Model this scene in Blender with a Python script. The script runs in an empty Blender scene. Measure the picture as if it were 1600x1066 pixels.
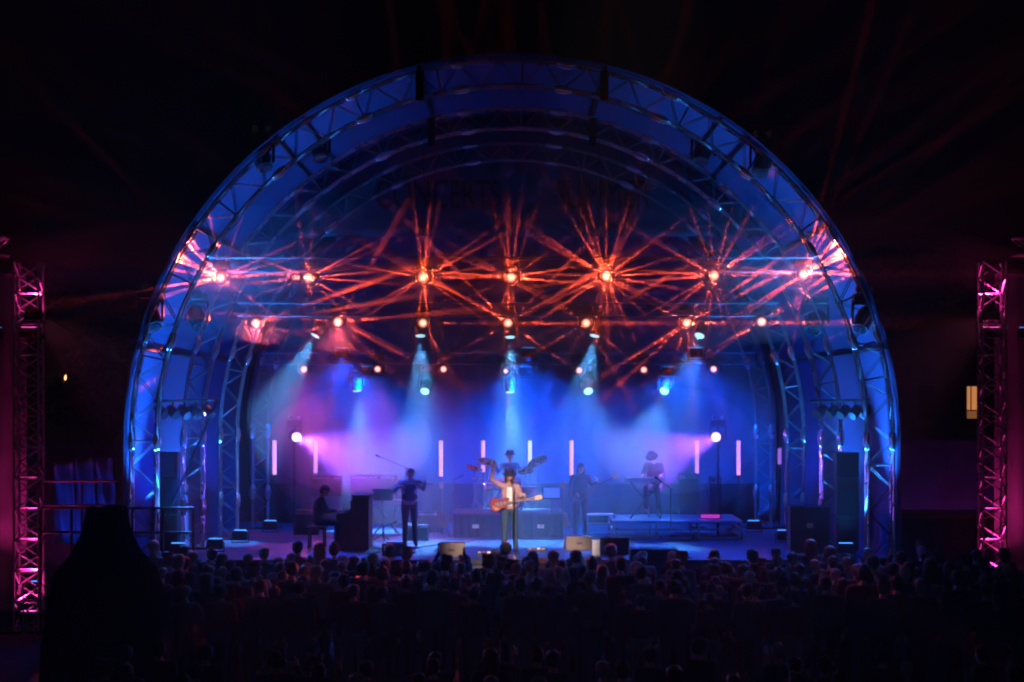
import bpy, bmesh, math, random
import numpy as np
from mathutils import Vector, Matrix
C = bpy.context.scene
col = C.collection
random.seed(7)
PI = math.pi
R = math.radians

# ---------------------------------------------------------------- camera, sky, exposure
F = 3520.0      # focal length in photo pixels (1600 wide)
HC = 5.17       # camera height: a rise at the back of the field
def P(px, py, d):
    """point d metres in front of the camera seen at photo pixel px, py"""
    return Vector(((px - 800) / F * d, d - 50, HC - (py - 600) / F * d))
def floor_d(py, z=1.5):
    return F * (HC - z) / (py - 600)
cam = bpy.data.cameras.new('camera')
co = bpy.data.objects.new('camera', cam)
col.objects.link(co)
C.camera = co
co.location = (0, -50, HC)
co.rotation_euler = (PI / 2, 0, 0)
cam.sensor_width = 36
cam.lens = 36 * F / 1600
cam.shift_y = 67 / 1600
cam.clip_end = 900

w = bpy.data.worlds.new('World')
C.world = w
w.use_nodes = True
bg = w.node_tree.nodes['Background']
sky = w.node_tree.nodes.new('ShaderNodeTexSky')
sky.sky_type = 'NISHITA'
sky.sun_disc = False
sky.sun_elevation = R(-4)
sky.sun_rotation = R(200)
w.node_tree.links.new(sky.outputs[0], bg.inputs[0])
bg.inputs[1].default_value = 0.05

C.view_settings.view_transform = 'Standard'
C.view_settings.look = 'None'
C.view_settings.exposure = 0
C.view_settings.gamma = 1
C.cycles.use_denoising = True
C.cycles.use_adaptive_sampling = False
C.cycles.max_bounces = 5
C.cycles.diffuse_bounces = 3
C.cycles.volume_bounces = 0
C.cycles.sample_clamp_indirect = 3
C.cycles.filter_width = 2.1

# ---------------------------------------------------------------- helpers
def kind(o, k):
    o['kind'] = k
    return o
def tag(o, label, cat, group=None):
    o['label'] = label
    o['category'] = cat
    if group: o['group'] = group
    return o
def empty(name, loc, label, cat, group=None, rz=0):
    o = bpy.data.objects.new(name, None)
    o.empty_display_size = .2
    col.objects.link(o)
    o.location = loc
    o.rotation_euler = (0, 0, rz)
    return tag(o, label, cat, group)
def copy_tree(o, parent=None):
    c = o.copy()
    col.objects.link(c)
    c.parent = parent
    for ch in list(o.children):
        copy_tree(ch, c)
    return c

class MB:
    def __init__(s):
        s.v = []; s.f = []; s.m = []
    def add(s, v, f, mi=0):
        b = len(s.v)
        s.v += [tuple(x) for x in v]
        s.f += [tuple(b + i for i in q) for q in f]
        s.m += [mi] * len(f)
        return s
    def box(s, lo, hi, mi=0, M=None):
        v = [Vector((x, y, z)) for x in (lo[0], hi[0]) for y in (lo[1], hi[1]) for z in (lo[2], hi[2])]
        if M is not None: v = [M @ p for p in v]
        return s.add(v, [(0, 1, 3, 2), (4, 6, 7, 5), (0, 4, 5, 1), (2, 3, 7, 6), (0, 2, 6, 4), (1, 5, 7, 3)], mi)
    def cbox(s, c, sz, mi=0, rot=None, bev=0):
        """box with chamfered vertical and top edges"""
        hx, hy, hz = sz[0] / 2, sz[1] / 2, sz[2] / 2
        M = Matrix.Translation(c) @ (rot.to_4x4() if rot is not None else Matrix())
        if not bev: return s.box((-hx, -hy, -hz), (hx, hy, hz), mi, M)
        b = bev
        pr = [(hx - b, hy), (hx, hy - b), (hx, -hy + b), (hx - b, -hy), (-hx + b, -hy), (-hx, -hy + b), (-hx, hy - b), (-hx + b, hy)]
        v = []
        for z, k in ((-hz, 1 - b / max(hx, hy)), (-hz + b, 1), (hz - b, 1), (hz, 1 - b / max(hx, hy))):
            v += [M @ Vector((x * k, y * k, z)) for x, y in pr]
        f = []
        for r in range(3):
            for i in range(8):
                j = (i + 1) % 8
                f.append((r * 8 + j, r * 8 + i, r * 8 + 8 + i, r * 8 + 8 + j))
        f.append(tuple(range(8))); f.append(tuple(range(31, 23, -1)))
        return s.add(v, f, mi)
    def tube(s, a, b, r, n=6, r2=None, mi=0, caps=True):
        a = Vector(a); b = Vector(b); d = b - a
        if d.length < 1e-6: return s
        q = d.to_track_quat('Z', 'Y')
        r2 = r if r2 is None else r2
        v = []
        for p, rr in ((a, r), (b, r2)):
            v += [p + q @ Vector((math.cos(2 * PI * i / n) * rr, math.sin(2 * PI * i / n) * rr, 0)) for i in range(n)]
        f = [(i, (i + 1) % n, n + (i + 1) % n, n + i) for i in range(n)]
        if caps: f += [tuple(range(n - 1, -1, -1)), tuple(range(n, 2 * n))]
        return s.add(v, f, mi)
    def path(s, pts, r, n=6, mi=0):
        for a, b in zip(pts, pts[1:]): s.tube(a, b, r, n, mi=mi)
        return s
    def lathe(s, pr, n=20, c=(0, 0, 0), q=None, mi=0):
        """pr: (radius, height) pairs"""
        c = Vector(c); v = []; f = []
        for r, z in pr:
            for i in range(n):
                p = Vector((math.cos(2 * PI * i / n) * r, math.sin(2 * PI * i / n) * r, z))
                if q is not None: p = q @ p
                v.append(p + c)
        for k in range(len(pr) - 1):
            for i in range(n):
                j = (i + 1) % n
                f.append((k * n + i, k * n + j, k * n + n + j, k * n + n + i))
        f.append(tuple(range(n - 1, -1, -1)))
        f.append(tuple(range((len(pr) - 1) * n, len(pr) * n)))
        return s.add(v, f, mi)
    def prism(s, outline, t, M=None, mi=0, bev=0):
        """outline in local XZ, thickness t along Y"""
        n = len(outline)
        cx = sum(p[0] for p in outline) / n; cz = sum(p[1] for p in outline) / n
        rows = [(-t / 2, 1)] if not bev else [(-t / 2, 1 - bev), (-t / 2 + .012, 1)]
        rows += [(t / 2, 1)] if not bev else [(t / 2 - .012, 1), (t / 2, 1 - bev)]
        v = []
        for y, k in rows:
            v += [Vector((cx + (x - cx) * k, y, cz + (z - cz) * k)) for x, z in outline]
        if M is not None: v = [M @ p for p in v]
        f = []
        for r in range(len(rows) - 1):
            for i in range(n):
                j = (i + 1) % n
                f.append((r * n + i, r * n + j, r * n + n + j, r * n + n + i))
        f.append(tuple(range(n - 1, -1, -1))); f.append(tuple(range((len(rows) - 1) * n, len(rows) * n)))
        return s.add(v, f, mi)
    def build(s, name, mats, parent=None, smooth=False, label=None, wn=True):
        me = bpy.data.meshes.new(name)
        me.from_pydata(s.v, [], s.f)
        for m in (mats if isinstance(mats, (list, tuple)) else [mats]): me.materials.append(m)
        me.polygons.foreach_set('material_index', s.m)
        if smooth: me.polygons.foreach_set('use_smooth', [True] * len(s.f))
        bm = bmesh.new(); bm.from_mesh(me); bmesh.ops.recalc_face_normals(bm, faces=bm.faces); bm.to_mesh(me); bm.free()
        o = bpy.data.objects.new(name, me)
        col.objects.link(o)
        if parent is not None: o.parent = parent
        if label: o['label'] = label
        return o

# ---------------------------------------------------------------- materials
def mat(name, c, rough=.6, metal=0, noise=0, scale=8, bump=0, spec=.5, coat=0, trans=0):
    m = bpy.data.materials.new(name); m.use_nodes = True
    nt = m.node_tree; b = nt.nodes['Principled BSDF']
    b.inputs['Base Color'].default_value = (*c, 1)
    b.inputs['Roughness'].default_value = rough
    b.inputs['Metallic'].default_value = metal
    b.inputs['Specular IOR Level'].default_value = spec
    b.inputs['Coat Weight'].default_value = coat
    if noise or bump:
        tc = nt.nodes.new('ShaderNodeTexCoord'); n = nt.nodes.new('ShaderNodeTexNoise')
        n.inputs['Scale'].default_value = scale; n.inputs['Detail'].default_value = 5
        nt.links.new(tc.outputs['Object'], n.inputs['Vector'])
        if noise:
            r = nt.nodes.new('ShaderNodeMapRange')
            r.inputs[1].default_value = .3; r.inputs[2].default_value = .7
            r.inputs[3].default_value = 1 - noise; r.inputs[4].default_value = 1 + noise
            mx = nt.nodes.new('ShaderNodeVectorMath'); mx.operation = 'SCALE'
            mx.inputs[0].default_value = c
            nt.links.new(n.outputs[0], r.inputs[0]); nt.links.new(r.outputs[0], mx.inputs['Scale'])
            nt.links.new(mx.outputs[0], b.inputs['Base Color'])
            r2 = nt.nodes.new('ShaderNodeMapRange')
            r2.inputs[3].default_value = max(.05, rough - .15); r2.inputs[4].default_value = min(1, rough + .15)
            nt.links.new(n.outputs[0], r2.inputs[0]); nt.links.new(r2.outputs[0], b.inputs['Roughness'])
        if bump:
            bu = nt.nodes.new('ShaderNodeBump'); bu.inputs['Strength'].default_value = bump; bu.inputs['Distance'].default_value = .05
            nt.links.new(n.outputs[0], bu.inputs['Height']); nt.links.new(bu.outputs[0], b.inputs['Normal'])
    return m
def emit(name, c, s):
    m = bpy.data.materials.new(name); m.use_nodes = True
    b = m.node_tree.nodes['Principled BSDF']
    b.inputs['Base Color'].default_value = (*[min(1, x) * .5 for x in c], 1)
    b.inputs['Emission Color'].default_value = (*c, 1); b.inputs['Emission Strength'].default_value = s
    return m
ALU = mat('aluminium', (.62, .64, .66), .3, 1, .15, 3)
GLINT = mat('polished_aluminium', (.85, .9, .95), .25, 1)
DULL = mat('dimmed_aluminium', (.22, .23, .24), .5, .8, .3, 3)  # aluminium darkened in colour so lattice and inner trusses glint less
BLACKM = mat('black_metal', (.02, .02, .022), .45, .3, .3, 6)
HOUSING = mat('fixture_housing', (.025, .025, .028), .4, 0, .2, 9)
MEMB = mat('membrane', (.026, .046, .15), .75, 0, .12, 1.2, .25)
DROP = mat('backdrop_cloth', (.08, .10, .16), .9, 0, .2, .8, .5)
BLACKC = mat('black_cloth', (.009, .009, .010), .95, 0, .3, 3, .6)
BANNER = mat('banner_cloth', (.06, .08, .13), .8, 0, .15, 1.5, .2)
BLETTER = mat('banner_letter', (.008, .008, .01), .8)
DECK = mat('deck_ply', (.03, .05, .10), .42, 0, .35, 1.6, .15)
PALEPLY = mat('pale_ply', (.2, .24, .32), .4, 0, .25, 3)
GROUND = mat('trampled_grass', (.03, .035, .02), .95, 0, .5, 2.5, .8)
TAN = mat('tan_cover', (.17, .13, .10), .7, 0, .15, 12)
WHITE = mat('white_plastic', (.75, .75, .75), .5, 0, .1, 10)
GRILL = mat('speaker_grille', (.03, .03, .033), .55, .4, .4, 60)
TOLEX = mat('black_tolex', (.02, .02, .022), .55, 0, .4, 40, .3)
WOOD = mat('dark_wood', (.10, .045, .02), .35, 0, .35, 7, 0, .5, .3)
CHROME = mat('chrome', (.8, .8, .82), .15, 1)
BRASS = mat('cymbal_brass', (.7, .5, .2), .28, 1, .15, 10)
SHELL = mat('drum_shell', (.35, .37, .42), .25, 0, .2, 5, 0, .5, .4)
SKINHEAD = mat('drum_skin', (.8, .8, .78), .6)
REDG = mat('guitar_red', (.2, .006, .012), .22, 0, .25, 6, 0, .5, .8)
MAPLE = mat('maple_neck', (.5, .32, .16), .4, 0, .2, 14)
IVORY = mat('ivory_keys', (.7, .68, .6), .35)
SKIN = mat('skin', (.5, .3, .22), .55, 0, .08, 20)
HAIRD = mat('dark_hair', (.02, .014, .01), .6, 0, .4, 30, .6)
HAIRB = mat('brown_hair', (.09, .05, .025), .6, 0, .4, 30, .6)
HAIRG = mat('grey_hair', (.3, .29, .27), .6, 0, .4, 30, .6)
SHOE = mat('shoe_leather', (.03, .02, .015), .5)
def cloth(n, c): return mat(n, c, .85, 0, .18, 9, .35)
PINKS = cloth('pink_shirt', (.42, .24, .24)); WTEE = cloth('white_tee', (.75, .74, .72)); JEANS = cloth('dark_denim', (.03, .06, .09))
PALES = cloth('pale_shirt', (.5, .52, .55)); VEST = cloth('dark_waistcoat', (.03, .035, .045)); CHECK = cloth('grey_trousers', (.06, .075, .08))
DARKS = cloth('dark_shirt', (.03, .03, .05)); BLUES = cloth('blue_shirt', (.06, .1, .22)); CHARC = cloth('charcoal_cloth', (.025, .025, .03))
HATM = cloth('felt_hat', (.02, .02, .022))
CR = [cloth('crowd_' + n, c) for n, c in (('black', (.012, .012, .014)), ('navy', (.015, .02, .045)), ('grey', (.07, .07, .075)), ('olive', (.035, .035, .018)),
     ('red', (.14, .02, .02)), ('pale', (.28, .28, .3)), ('denim', (.03, .05, .09)), ('brown', (.05, .03, .018)))]
LEAF = mat('night_leaf', (.03, .045, .018), .7, 0, .5, 3)
BARK = mat('bark', (.06, .045, .03), .9, 0, .3, 6, .5)
BRICK = mat('dark_render', (.11, .10, .09), .9, 0, .3, 2)
TARP = mat('tarp', (.33, .35, .4), .55, 0, .25, 2, .5)
SCRIM = mat('scrim', (.14, .13, .15), .9, 0, .3, 1.5, .4)
def lens_glow(name, ci, ce, si, se, rad=.11):
    m = emit(name, ci, 1); nt = m.node_tree; b = nt.nodes['Principled BSDF']
    tc = nt.nodes.new('ShaderNodeTexCoord'); sp_ = nt.nodes.new('ShaderNodeSeparateXYZ'); nt.links.new(tc.outputs['Object'], sp_.inputs[0])
    cx = nt.nodes.new('ShaderNodeCombineXYZ'); nt.links.new(sp_.outputs[0], cx.inputs[0]); nt.links.new(sp_.outputs[1], cx.inputs[1])
    ln = nt.nodes.new('ShaderNodeVectorMath'); ln.operation = 'LENGTH'; nt.links.new(cx.outputs[0], ln.inputs[0])
    r_ = nt.nodes.new('ShaderNodeValToRGB'); r_.color_ramp.interpolation = 'EASE'
    mp = nt.nodes.new('ShaderNodeMath'); mp.operation = 'DIVIDE'; mp.inputs[1].default_value = rad; nt.links.new(ln.outputs['Value'], mp.inputs[0]); nt.links.new(mp.outputs[0], r_.inputs[0])
    r_.color_ramp.elements[0].position = .25; r_.color_ramp.elements[0].color = (*ci, 1)
    r_.color_ramp.elements[1].position = 1; r_.color_ramp.elements[1].color = (*[x * se / si for x in ce], 1)
    nt.links.new(r_.outputs[0], b.inputs['Emission Color']); b.inputs['Emission Strength'].default_value = si
    return m
E_ORANGE = lens_glow('lamp_orange', (1, .62, .42), (1, .13, .05), 2.6, .55)
E_PINK = lens_glow('lamp_pink', (1, .6, .55), (1, .12, .14), 2.2, .5)
E_CYAN = emit('lamp_cyan', (.45, .85, 1), 1.8)
E_LILAC = emit('lamp_lilac', (.85, .6, 1), 3)
E_BLUE = emit('lamp_blue', (.05, .3, 1), 3)
E_MAG = emit('lamp_magenta', (1, .08, .5), 4)
E_TUBE = emit('tube_pink', (1, .38, .9), 1.25)
E_TUBE2 = emit('tube_lilac', (.75, .6, 1), 1.4)
E_WIN = emit('window_glow', (1, .38, .12), .6)
E_WIN2 = emit('window_glow_dim', (1, .36, .12), .22)
E_OFF = mat('dark_lens', (.02, .02, .03), .05, 0, 0, 1, 0, .8)

# ---------------------------------------------------------------- haze and ground
hz = bpy.data.materials.new('haze_air'); hz.use_nodes = True
nt = hz.node_tree; nt.nodes.clear()
ho = nt.nodes.new('ShaderNodeOutputMaterial'); hv = nt.nodes.new('ShaderNodeVolumePrincipled')
hv.inputs['Density'].default_value = .0014; hv.inputs['Anisotropy'].default_value = .5
hv.inputs['Color'].default_value = (.92, .93, .95, 1)
nt.links.new(hv.outputs[0], ho.inputs['Volume'])
kind(MB().box((-75, -56, -1), (75, 125, 26)).build('haze', hz), 'stuff')

def smoke(c, sz, dens):
    m = bpy.data.materials.new('smoke_air'); m.use_nodes = True
    n = m.node_tree; n.nodes.clear()
    a = n.nodes.new('ShaderNodeOutputMaterial'); b = n.nodes.new('ShaderNodeVolumePrincipled')
    b.inputs['Density'].default_value = dens; b.inputs['Anisotropy'].default_value = .45
    b.inputs['Color'].default_value = (.92, .93, .95, 1)
    n.links.new(b.outputs[0], a.inputs['Volume'])
    q = MB().lathe([(math.sin(PI * k / 24) + 1e-4, -math.cos(PI * k / 24)) for k in range(25)], 32)
    for i, p in enumerate(q.v): q.v[i] = (c[0] + p[0] * sz[0], c[1] + p[1] * sz[1], c[2] + p[2] * sz[2])
    return kind(q.build('smoke', m), 'stuff')
z1 = P(0, 433, 49.3).z; z2 = P(0, 505, 52.3).z
smoke((0, -1.0, z1), (10.5, .45, .42), .32)  # smoke bank added along the front lamps to brighten rays near them
smoke((0, -1.1, z1), (11.0, .9, .9), .09)
smoke((0, -1.6, z1), (11.5, 1.8, 1.7), .035)
for q_ in (-1, 1):
    smoke((q_ * 3.9, 4.3, 3.8), (2.0, 1.5, 1.3), .13)  # smoke added here to brighten the lilac fans
smoke((0, 3.6, 4.4), (6.3, 5.9, 3.6), .028)
smoke((0, 1.8, z2), (7.4, .9, .8), .16)  # added smoke bank, strengthens the middle truss rays

g = MB()
NX, NY = 60, 60
gv = []
for j in range(NY + 1):
    for i in range(NX + 1):
        x = -70 + 140 * i / NX; y = -54 + 174 * j / NY
        gv.append((x, y, .03 * math.sin(x * 1.3) * math.cos(y * .9)))
g.add(gv, [(j * (NX + 1) + i, j * (NX + 1) + i + 1, (j + 1) * (NX + 1) + i + 1, (j + 1) * (NX + 1) + i) for j in range(NY) for i in range(NX)])
kind(g.build('ground', GROUND, smooth=True), 'structure')

# ---------------------------------------------------------------- light helper
def spot(name, parent, loc, dirv, W, c, ang, blend=.4, r=.04):
    l = bpy.data.lights.new(name, 'SPOT')
    l.energy = W; l.color = c; l.spot_size = R(ang); l.spot_blend = blend; l.shadow_soft_size = r
    o = bpy.data.objects.new(name, l); col.objects.link(o)
    q = Vector(dirv).to_track_quat('-Z', 'Y')
    o.parent = parent
    o.matrix_world = Matrix.Translation(loc) @ q.to_matrix().to_4x4()
    if parent is not None:
        o.matrix_parent_inverse = Matrix()
        o.matrix_basis = world_of(parent).inverted() @ (Matrix.Translation(loc) @ q.to_matrix().to_4x4())
    return o
def world_of(o):
    M = o.matrix_basis.copy()
    p = o.parent
    while p is not None:
        M = p.matrix_basis @ M
        p = p.parent
    return M

# ---------------------------------------------------------------- arches
ZC = 3.97
def arc_pts(y, r, n=44, legs=True, zbase=0):
    """a semicircle of radius r standing on straight legs"""
    pts = []
    if legs: pts += [Vector((-r, y, z)) for z in np.linspace(zbase, ZC, 9)[:-1]]
    pts += [Vector((-r * math.cos(a), y, ZC + r * math.sin(a))) for a in np.linspace(0, PI, n)]
    if legs: pts += [Vector((r, y, z)) for z in np.linspace(ZC, zbase, 9)[1:]]
    return pts
ARCH = [(-3.0, 7.97, .53, .40), (0.0, 7.32, .43, .34), (3.0, 6.88, .40, .30), (7.0, 6.58, .38, .30)]
names = ['outermost front truss arch, its chords glinting cyan at the mouth of the stage',
         'second truss arch just behind the outermost one, glinting pale blue',
         'third truss arch in front of the dark lettered banner',
         'innermost truss arch beside the blue backdrop']
for i, (y, r, wd, dp) in enumerate(ARCH):
    a = empty('arch_truss', (0, y, 0), names[i], 'truss arch', 'nested truss arches of the stage roof')
    zb = 0 if i == 0 else 1.5
    rr = [(r, 0), (r - wd, 0), (r, dp), (r - wd, dp)]
    L = [arc_pts(dy, q, 56, True, zb) for q, dy in rr]
    for pts in L:
        m = MB().path(pts, .026, 6)
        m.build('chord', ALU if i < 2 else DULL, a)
    lat = MB()
    n = len(L[0])
    for k in range(n - 1):
        o0, i0, o1, i1 = L[0], L[1], L[2], L[3]
        if k % 2: lat.tube(o0[k], i0[k + 1], .010, 5); lat.tube(o1[k], i1[k + 1], .010, 5)
        else: lat.tube(i0[k], o0[k + 1], .010, 5); lat.tube(i1[k], o1[k + 1], .010, 5)
        if k % 2: lat.tube(o0[k], o1[k + 1], .012, 4); lat.tube(i0[k], i1[k + 1], .012, 4)
        else: lat.tube(o1[k], o0[k + 1], .012, 4); lat.tube(i1[k], i0[k + 1], .012, 4)
        if k % 4 == 0:
            lat.tube(o0[k], i0[k], .016, 5); lat.tube(o1[k], i1[k], .016, 5)
    lat.build('lattice', DULL, a)
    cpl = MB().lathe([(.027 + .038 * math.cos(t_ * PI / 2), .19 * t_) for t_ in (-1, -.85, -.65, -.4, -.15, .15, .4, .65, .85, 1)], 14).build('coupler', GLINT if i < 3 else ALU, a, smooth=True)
    first = True
    for pts in L:
        for k in range(3, n - 1, 5):
            d = (pts[min(k + 1, n - 1)] - pts[k - 1]).normalized()
            c = cpl if first else cpl.copy()
            if not first: col.objects.link(c); c.parent = a
            first = False
            c.location = pts[k]; c.rotation_mode = 'QUATERNION'; c.rotation_quaternion = d.to_track_quat('Z', 'Y')
    for s in (-1, 1):
        MB().cbox((s * (r - wd / 2), dp / 2, zb + .02), (wd + .25, dp + .25, .04)).build('base_plate', BLACKM, a)

# membrane shell over the arches
MP = [(-3.15, 8.07), (-2.2, 7.95), (0.2, 7.78), (1.6, 7.62), (3.4, 7.62), (5.2, 7.45), (7.2, 7.32), (10.2, 7.1)]
mv = []; mf = []
secs = []
NA = 96
for j, (y, r) in enumerate(MP):
    row = []
    pts = arc_pts(y, r, NA, True, 0.0)
    secs.append(pts)
nn = len(secs[0])
m = MB()
allv = []
for t, off in ((0, 0), (1, .03)):
    for pts in secs:
        for k, p in enumerate(pts):
            c = Vector((0, p.y, ZC if p.z > ZC else p.z))
            d = (p - c).normalized()
            allv.append(p + d * off)
nr = len(secs)
f = []
for t in range(2):
    b = t * nr * nn
    for j in range(nr - 1):
        for k in range(nn - 1):
            f.append((b + j * nn + k, b + j * nn + k + 1, b + (j + 1) * nn + k + 1, b + (j + 1) * nn + k))
for j in (0, nr - 1):
    for k in range(nn - 1):
        f.append((j * nn + k, j * nn + k + 1, nr * nn + j * nn + k + 1, nr * nn + j * nn + k))
m.add(allv, f)
roof = m.build('stage_canopy', MEMB, smooth=True)
tag(roof, 'blue lit fabric vault stretched over the stage arches', 'stage canopy')
# spars and dark straps running front to back under the fabric
sp = MB()
for adeg in (-14, 14):
    a = R(90 + adeg)
    for (y0, r0), (y1, r1) in zip(MP[:4], MP[1:5]):
        p0 = Vector((math.cos(a) * (r0 - .06), y0 + .03, ZC + math.sin(a) * (r0 - .06))); p1 = Vector((math.cos(a) * (r1 - .06), y1, ZC + math.sin(a) * (r1 - .06)))
        sp.tube(p0, p1, .055, 6)
    sp.build('ridge_strap', BLACKM, roof); sp = MB()
s2 = MB()
for adeg in (-33, 33, -38, 38, -56, 56, -76, 76):
    a = R(90 + adeg)
    for (y0, r0), (y1, r1) in zip(MP[:-1], MP[1:]):
        p0 = Vector((math.cos(a) * (r0 - .05), y0 + .03, ZC + math.sin(a) * (r0 - .05))); p1 = Vector((math.cos(a) * (r1 - .05), y1, ZC + math.sin(a) * (r1 - .05)))
        s2.tube(p0, p1, .03, 5)
    s2.build('purlin', BLACKM, roof); s2 = MB()
s3 = MB()
for adeg in (-14, 14):
    a = R(90 + adeg); p = Vector((math.cos(a) * 7.95, -3.25, ZC + math.sin(a) * 7.95))
    s3.cbox((p.x, -3.06, p.z - .3), (.17, .05, .62)); s3.build('strap_drop', BLACKC, roof); s3 = MB().cbox((p.x * .93, -.06, p.z - .93), (.16, .05, .62)); s3.build('strap_drop', BLACKC, roof); s3 = MB()

# back drop, banner
def lid(y, r, zlow, n=60, nx=50):
    """vertical cloth filling the arch above zlow, soft vertical folds"""
    m = MB(); v = []; f = []
    nz = 24
    for i in range(nx + 1):
        x = -r + 2 * r * i / nx
        x = max(-r + .02, min(r - .02, x))
        top = ZC + math.sqrt(max(.0, r * r - x * x))
        for j in range(nz + 1):
            z = zlow + (top - zlow) * j / nz
            v.append((x, y + .06 * math.sin(x * 5.1) * (.4 + .6 * (1 - j / nz)) + .02 * math.sin(x * 13), z))
    for i in range(nx):
        for j in range(nz):
            f.append((i * (nz + 1) + j, (i + 1) * (nz + 1) + j, (i + 1) * (nz + 1) + j + 1, i * (nz + 1) + j + 1))
    m.add(v, f)
    return m
bd = lid(10.0, 7.05, 1.5, nx=140).build('backdrop', DROP, smooth=True)
so = bd.modifiers.new('t', 'SOLIDIFY'); so.thickness = .02
tag(bd, 'tall blue lit backdrop cloth closing the rear of the stage', 'backdrop')
# banner: dark cloth with lettering, hung behind the third arch
zb = HC + 230 / F * 53.6
br = 7.60
bm_ = MB(); v = []; f = []
nx, nz = 60, 10
for i in range(nx + 1):
    hw = math.sqrt(br * br - (zb - ZC) ** 2)
    x = -hw + 2 * hw * i / nx
    top = ZC + math.sqrt(br * br - x * x)
    for j in range(nz + 1):
        v.append((x, 3.55 + .03 * math.sin(x * 2.3) * (1 - j / nz), zb + (max(top, zb + .001) - zb) * j / nz))
for i in range(nx):
    for j in range(nz):
        f.append((i * (nz + 1) + j, (i + 1) * (nz + 1) + j, (i + 1) * (nz + 1) + j + 1, i * (nz + 1) + j + 1))
bm_.add(v, f)
ban = bm_.build('lettered_banner', BANNER, smooth=True)
so = ban.modifiers.new('t', 'SOLIDIFY'); so.thickness = .02
tag(ban, 'dark navy arched banner lettered CONCERTS and SUMMER above the lamps', 'banner')
def text(body, x0, x1, ytop, ybot, d, mt, name, parent):
    cu = bpy.data.curves.new(name, 'FONT'); cu.body = body; cu.size = 1; cu.extrude = .006
    o = bpy.data.objects.new('tmp', cu); col.objects.link(o)
    dg = bpy.context.evaluated_depsgraph_get(); dg.update()
    me = bpy.data.meshes.new_from_object(o.evaluated_get(dg))
    col.objects.unlink(o); bpy.data.objects.remove(o)
    co_ = np.empty(len(me.vertices) * 3); me.vertices.foreach_get('co', co_); co_ = co_.reshape(-1, 3)
    lo, hi = co_.min(0), co_.max(0)
    A = P(x0, ytop, d); B = P(x1, ybot, d)
    X = A.x + (co_[:, 0] - lo[0]) / (hi[0] - lo[0]) * (B.x - A.x)
    Z = B.z + (co_[:, 1] - lo[1]) / (hi[1] - lo[1]) * (A.z - B.z)
    Y = A.y - co_[:, 2]
    me.vertices.foreach_set('co', np.stack([X, Y, Z], 1).ravel()); me.update()
    me.materials.clear(); me.materials.append(mt)
    q = bpy.data.objects.new(name, me); col.objects.link(q); q.parent = parent
    return q
text('CONCERTS', 588, 782, 281, 326, 53.48, BLETTER, 'lettering', ban)
text('SUMMER', 868, 1016, 281, 326, 53.48, BLETTER, 'lettering', ban)

# ---------------------------------------------------------------- stage deck
DW = 7.15
st = MB()
st.box((-DW, -3.0, 1.30), (DW, 10.3, 1.5))
deck = st.build('stage_deck', DECK)
tag(deck, 'wide raised stage floor under the vault, lit blue', 'stage')
sk = MB()
v = []; f = []
for i in range(181):
    x = -DW + 2 * DW * i / 180
    for z in (0.02, .7, 1.30): v.append((x, -2.97 + .035 * math.sin(x * 14), z))
for i in range(180):
    for j in range(2): f.append((i * 3 + j, i * 3 + 3 + j, i * 3 + 4 + j, i * 3 + 1 + j))
sk.add(v, f); sk.build('skirt', BLACKC, deck)
em = MB()
em.box((-DW, -3.06, 1.40), (DW, -3.003, 1.503))
em.build('edge_trim', BLACKM, deck)
# black crossover masking along the back of the stage
mk = MB(); v = []; f = []
for i in range(221):
    x = -6.5 + 13 * i / 220
    for z in (1.52, 2.0, 2.55): v.append((x, 9.2 + .04 * math.sin(x * 11), z))
for i in range(220):
    for j in range(2): f.append((i * 3 + j, i * 3 + 3 + j, i * 3 + 4 + j, i * 3 + 1 + j))
mk.add(v, f)
mko = mk.build('masking_curtain', BLACKC, smooth=True)
so = mko.modifiers.new('t', 'SOLIDIFY'); so.thickness = .01
tag(mko, 'low black curtain along the back edge of the stage', 'curtain')

# ---------------------------------------------------------------- lighting trusses
def straight_truss(x0, x1, y, z, s, label, group, step=.42, rc=.024):
    t = empty('lighting_truss', ((x0 + x1) / 2, y, z), label, 'lighting truss', group)
    cx = (x0 + x1) / 2
    a, b = x0 - cx, x1 - cx
    h = s / 2
    cs = [(-h, -h), (h, -h), (h, h), (-h, h)]
    for cy, cz in cs: MB().tube((a, cy, cz), (b, cy, cz), rc, 6).build('chord', DULL, t)
    lat = MB(); n = int((b - a) / step); dx = (b - a) / n
    for k in range(n):
        p, q = a + k * dx, a + (k + 1) * dx
        for e in range(4):
            c0, c1 = cs[e], cs[(e + 1) % 4]
            if k % 2: c0, c1 = c1, c0
            lat.tube((p, *c0), (q, *c1), .011, 4)
    lat.build('lattice', DULL, t)
    for x in (a * .8, a * .27, b * .27, b * .8):
        wx = x + cx
        rin = 6.5
        ch = MB(); ch.tube((x, 0, h), (x, 0, ZC + math.sqrt(max(1, 49 - wx * wx)) - z - .2), .012, 5); ch.build('hoist_chain', BLACKM, t)
    return t
GT = 'lighting trusses slung across the stage'
Y1, Y2, Y3 = -.5, 2.5, 6.0
def X(px, d): return (px - 800) / F * d
t1 = straight_truss(X(292, 49.5), X(1306, 49.5), Y1, P(0, 414, 49.5).z, .30, 'front lighting truss carrying the brightest orange starburst lamps', GT)
t2 = straight_truss(X(372, 52.5), X(1216, 52.5), Y2, P(0, 484, 52.5).z, .30, 'middle lighting truss with orange lamps above a row of pale blue ones', GT)
t3 = straight_truss(X(410, 56), X(1180, 56), Y3, P(0, 560, 56).z, .28, 'lowest rear lighting truss with small pink lamps', GT)

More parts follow.
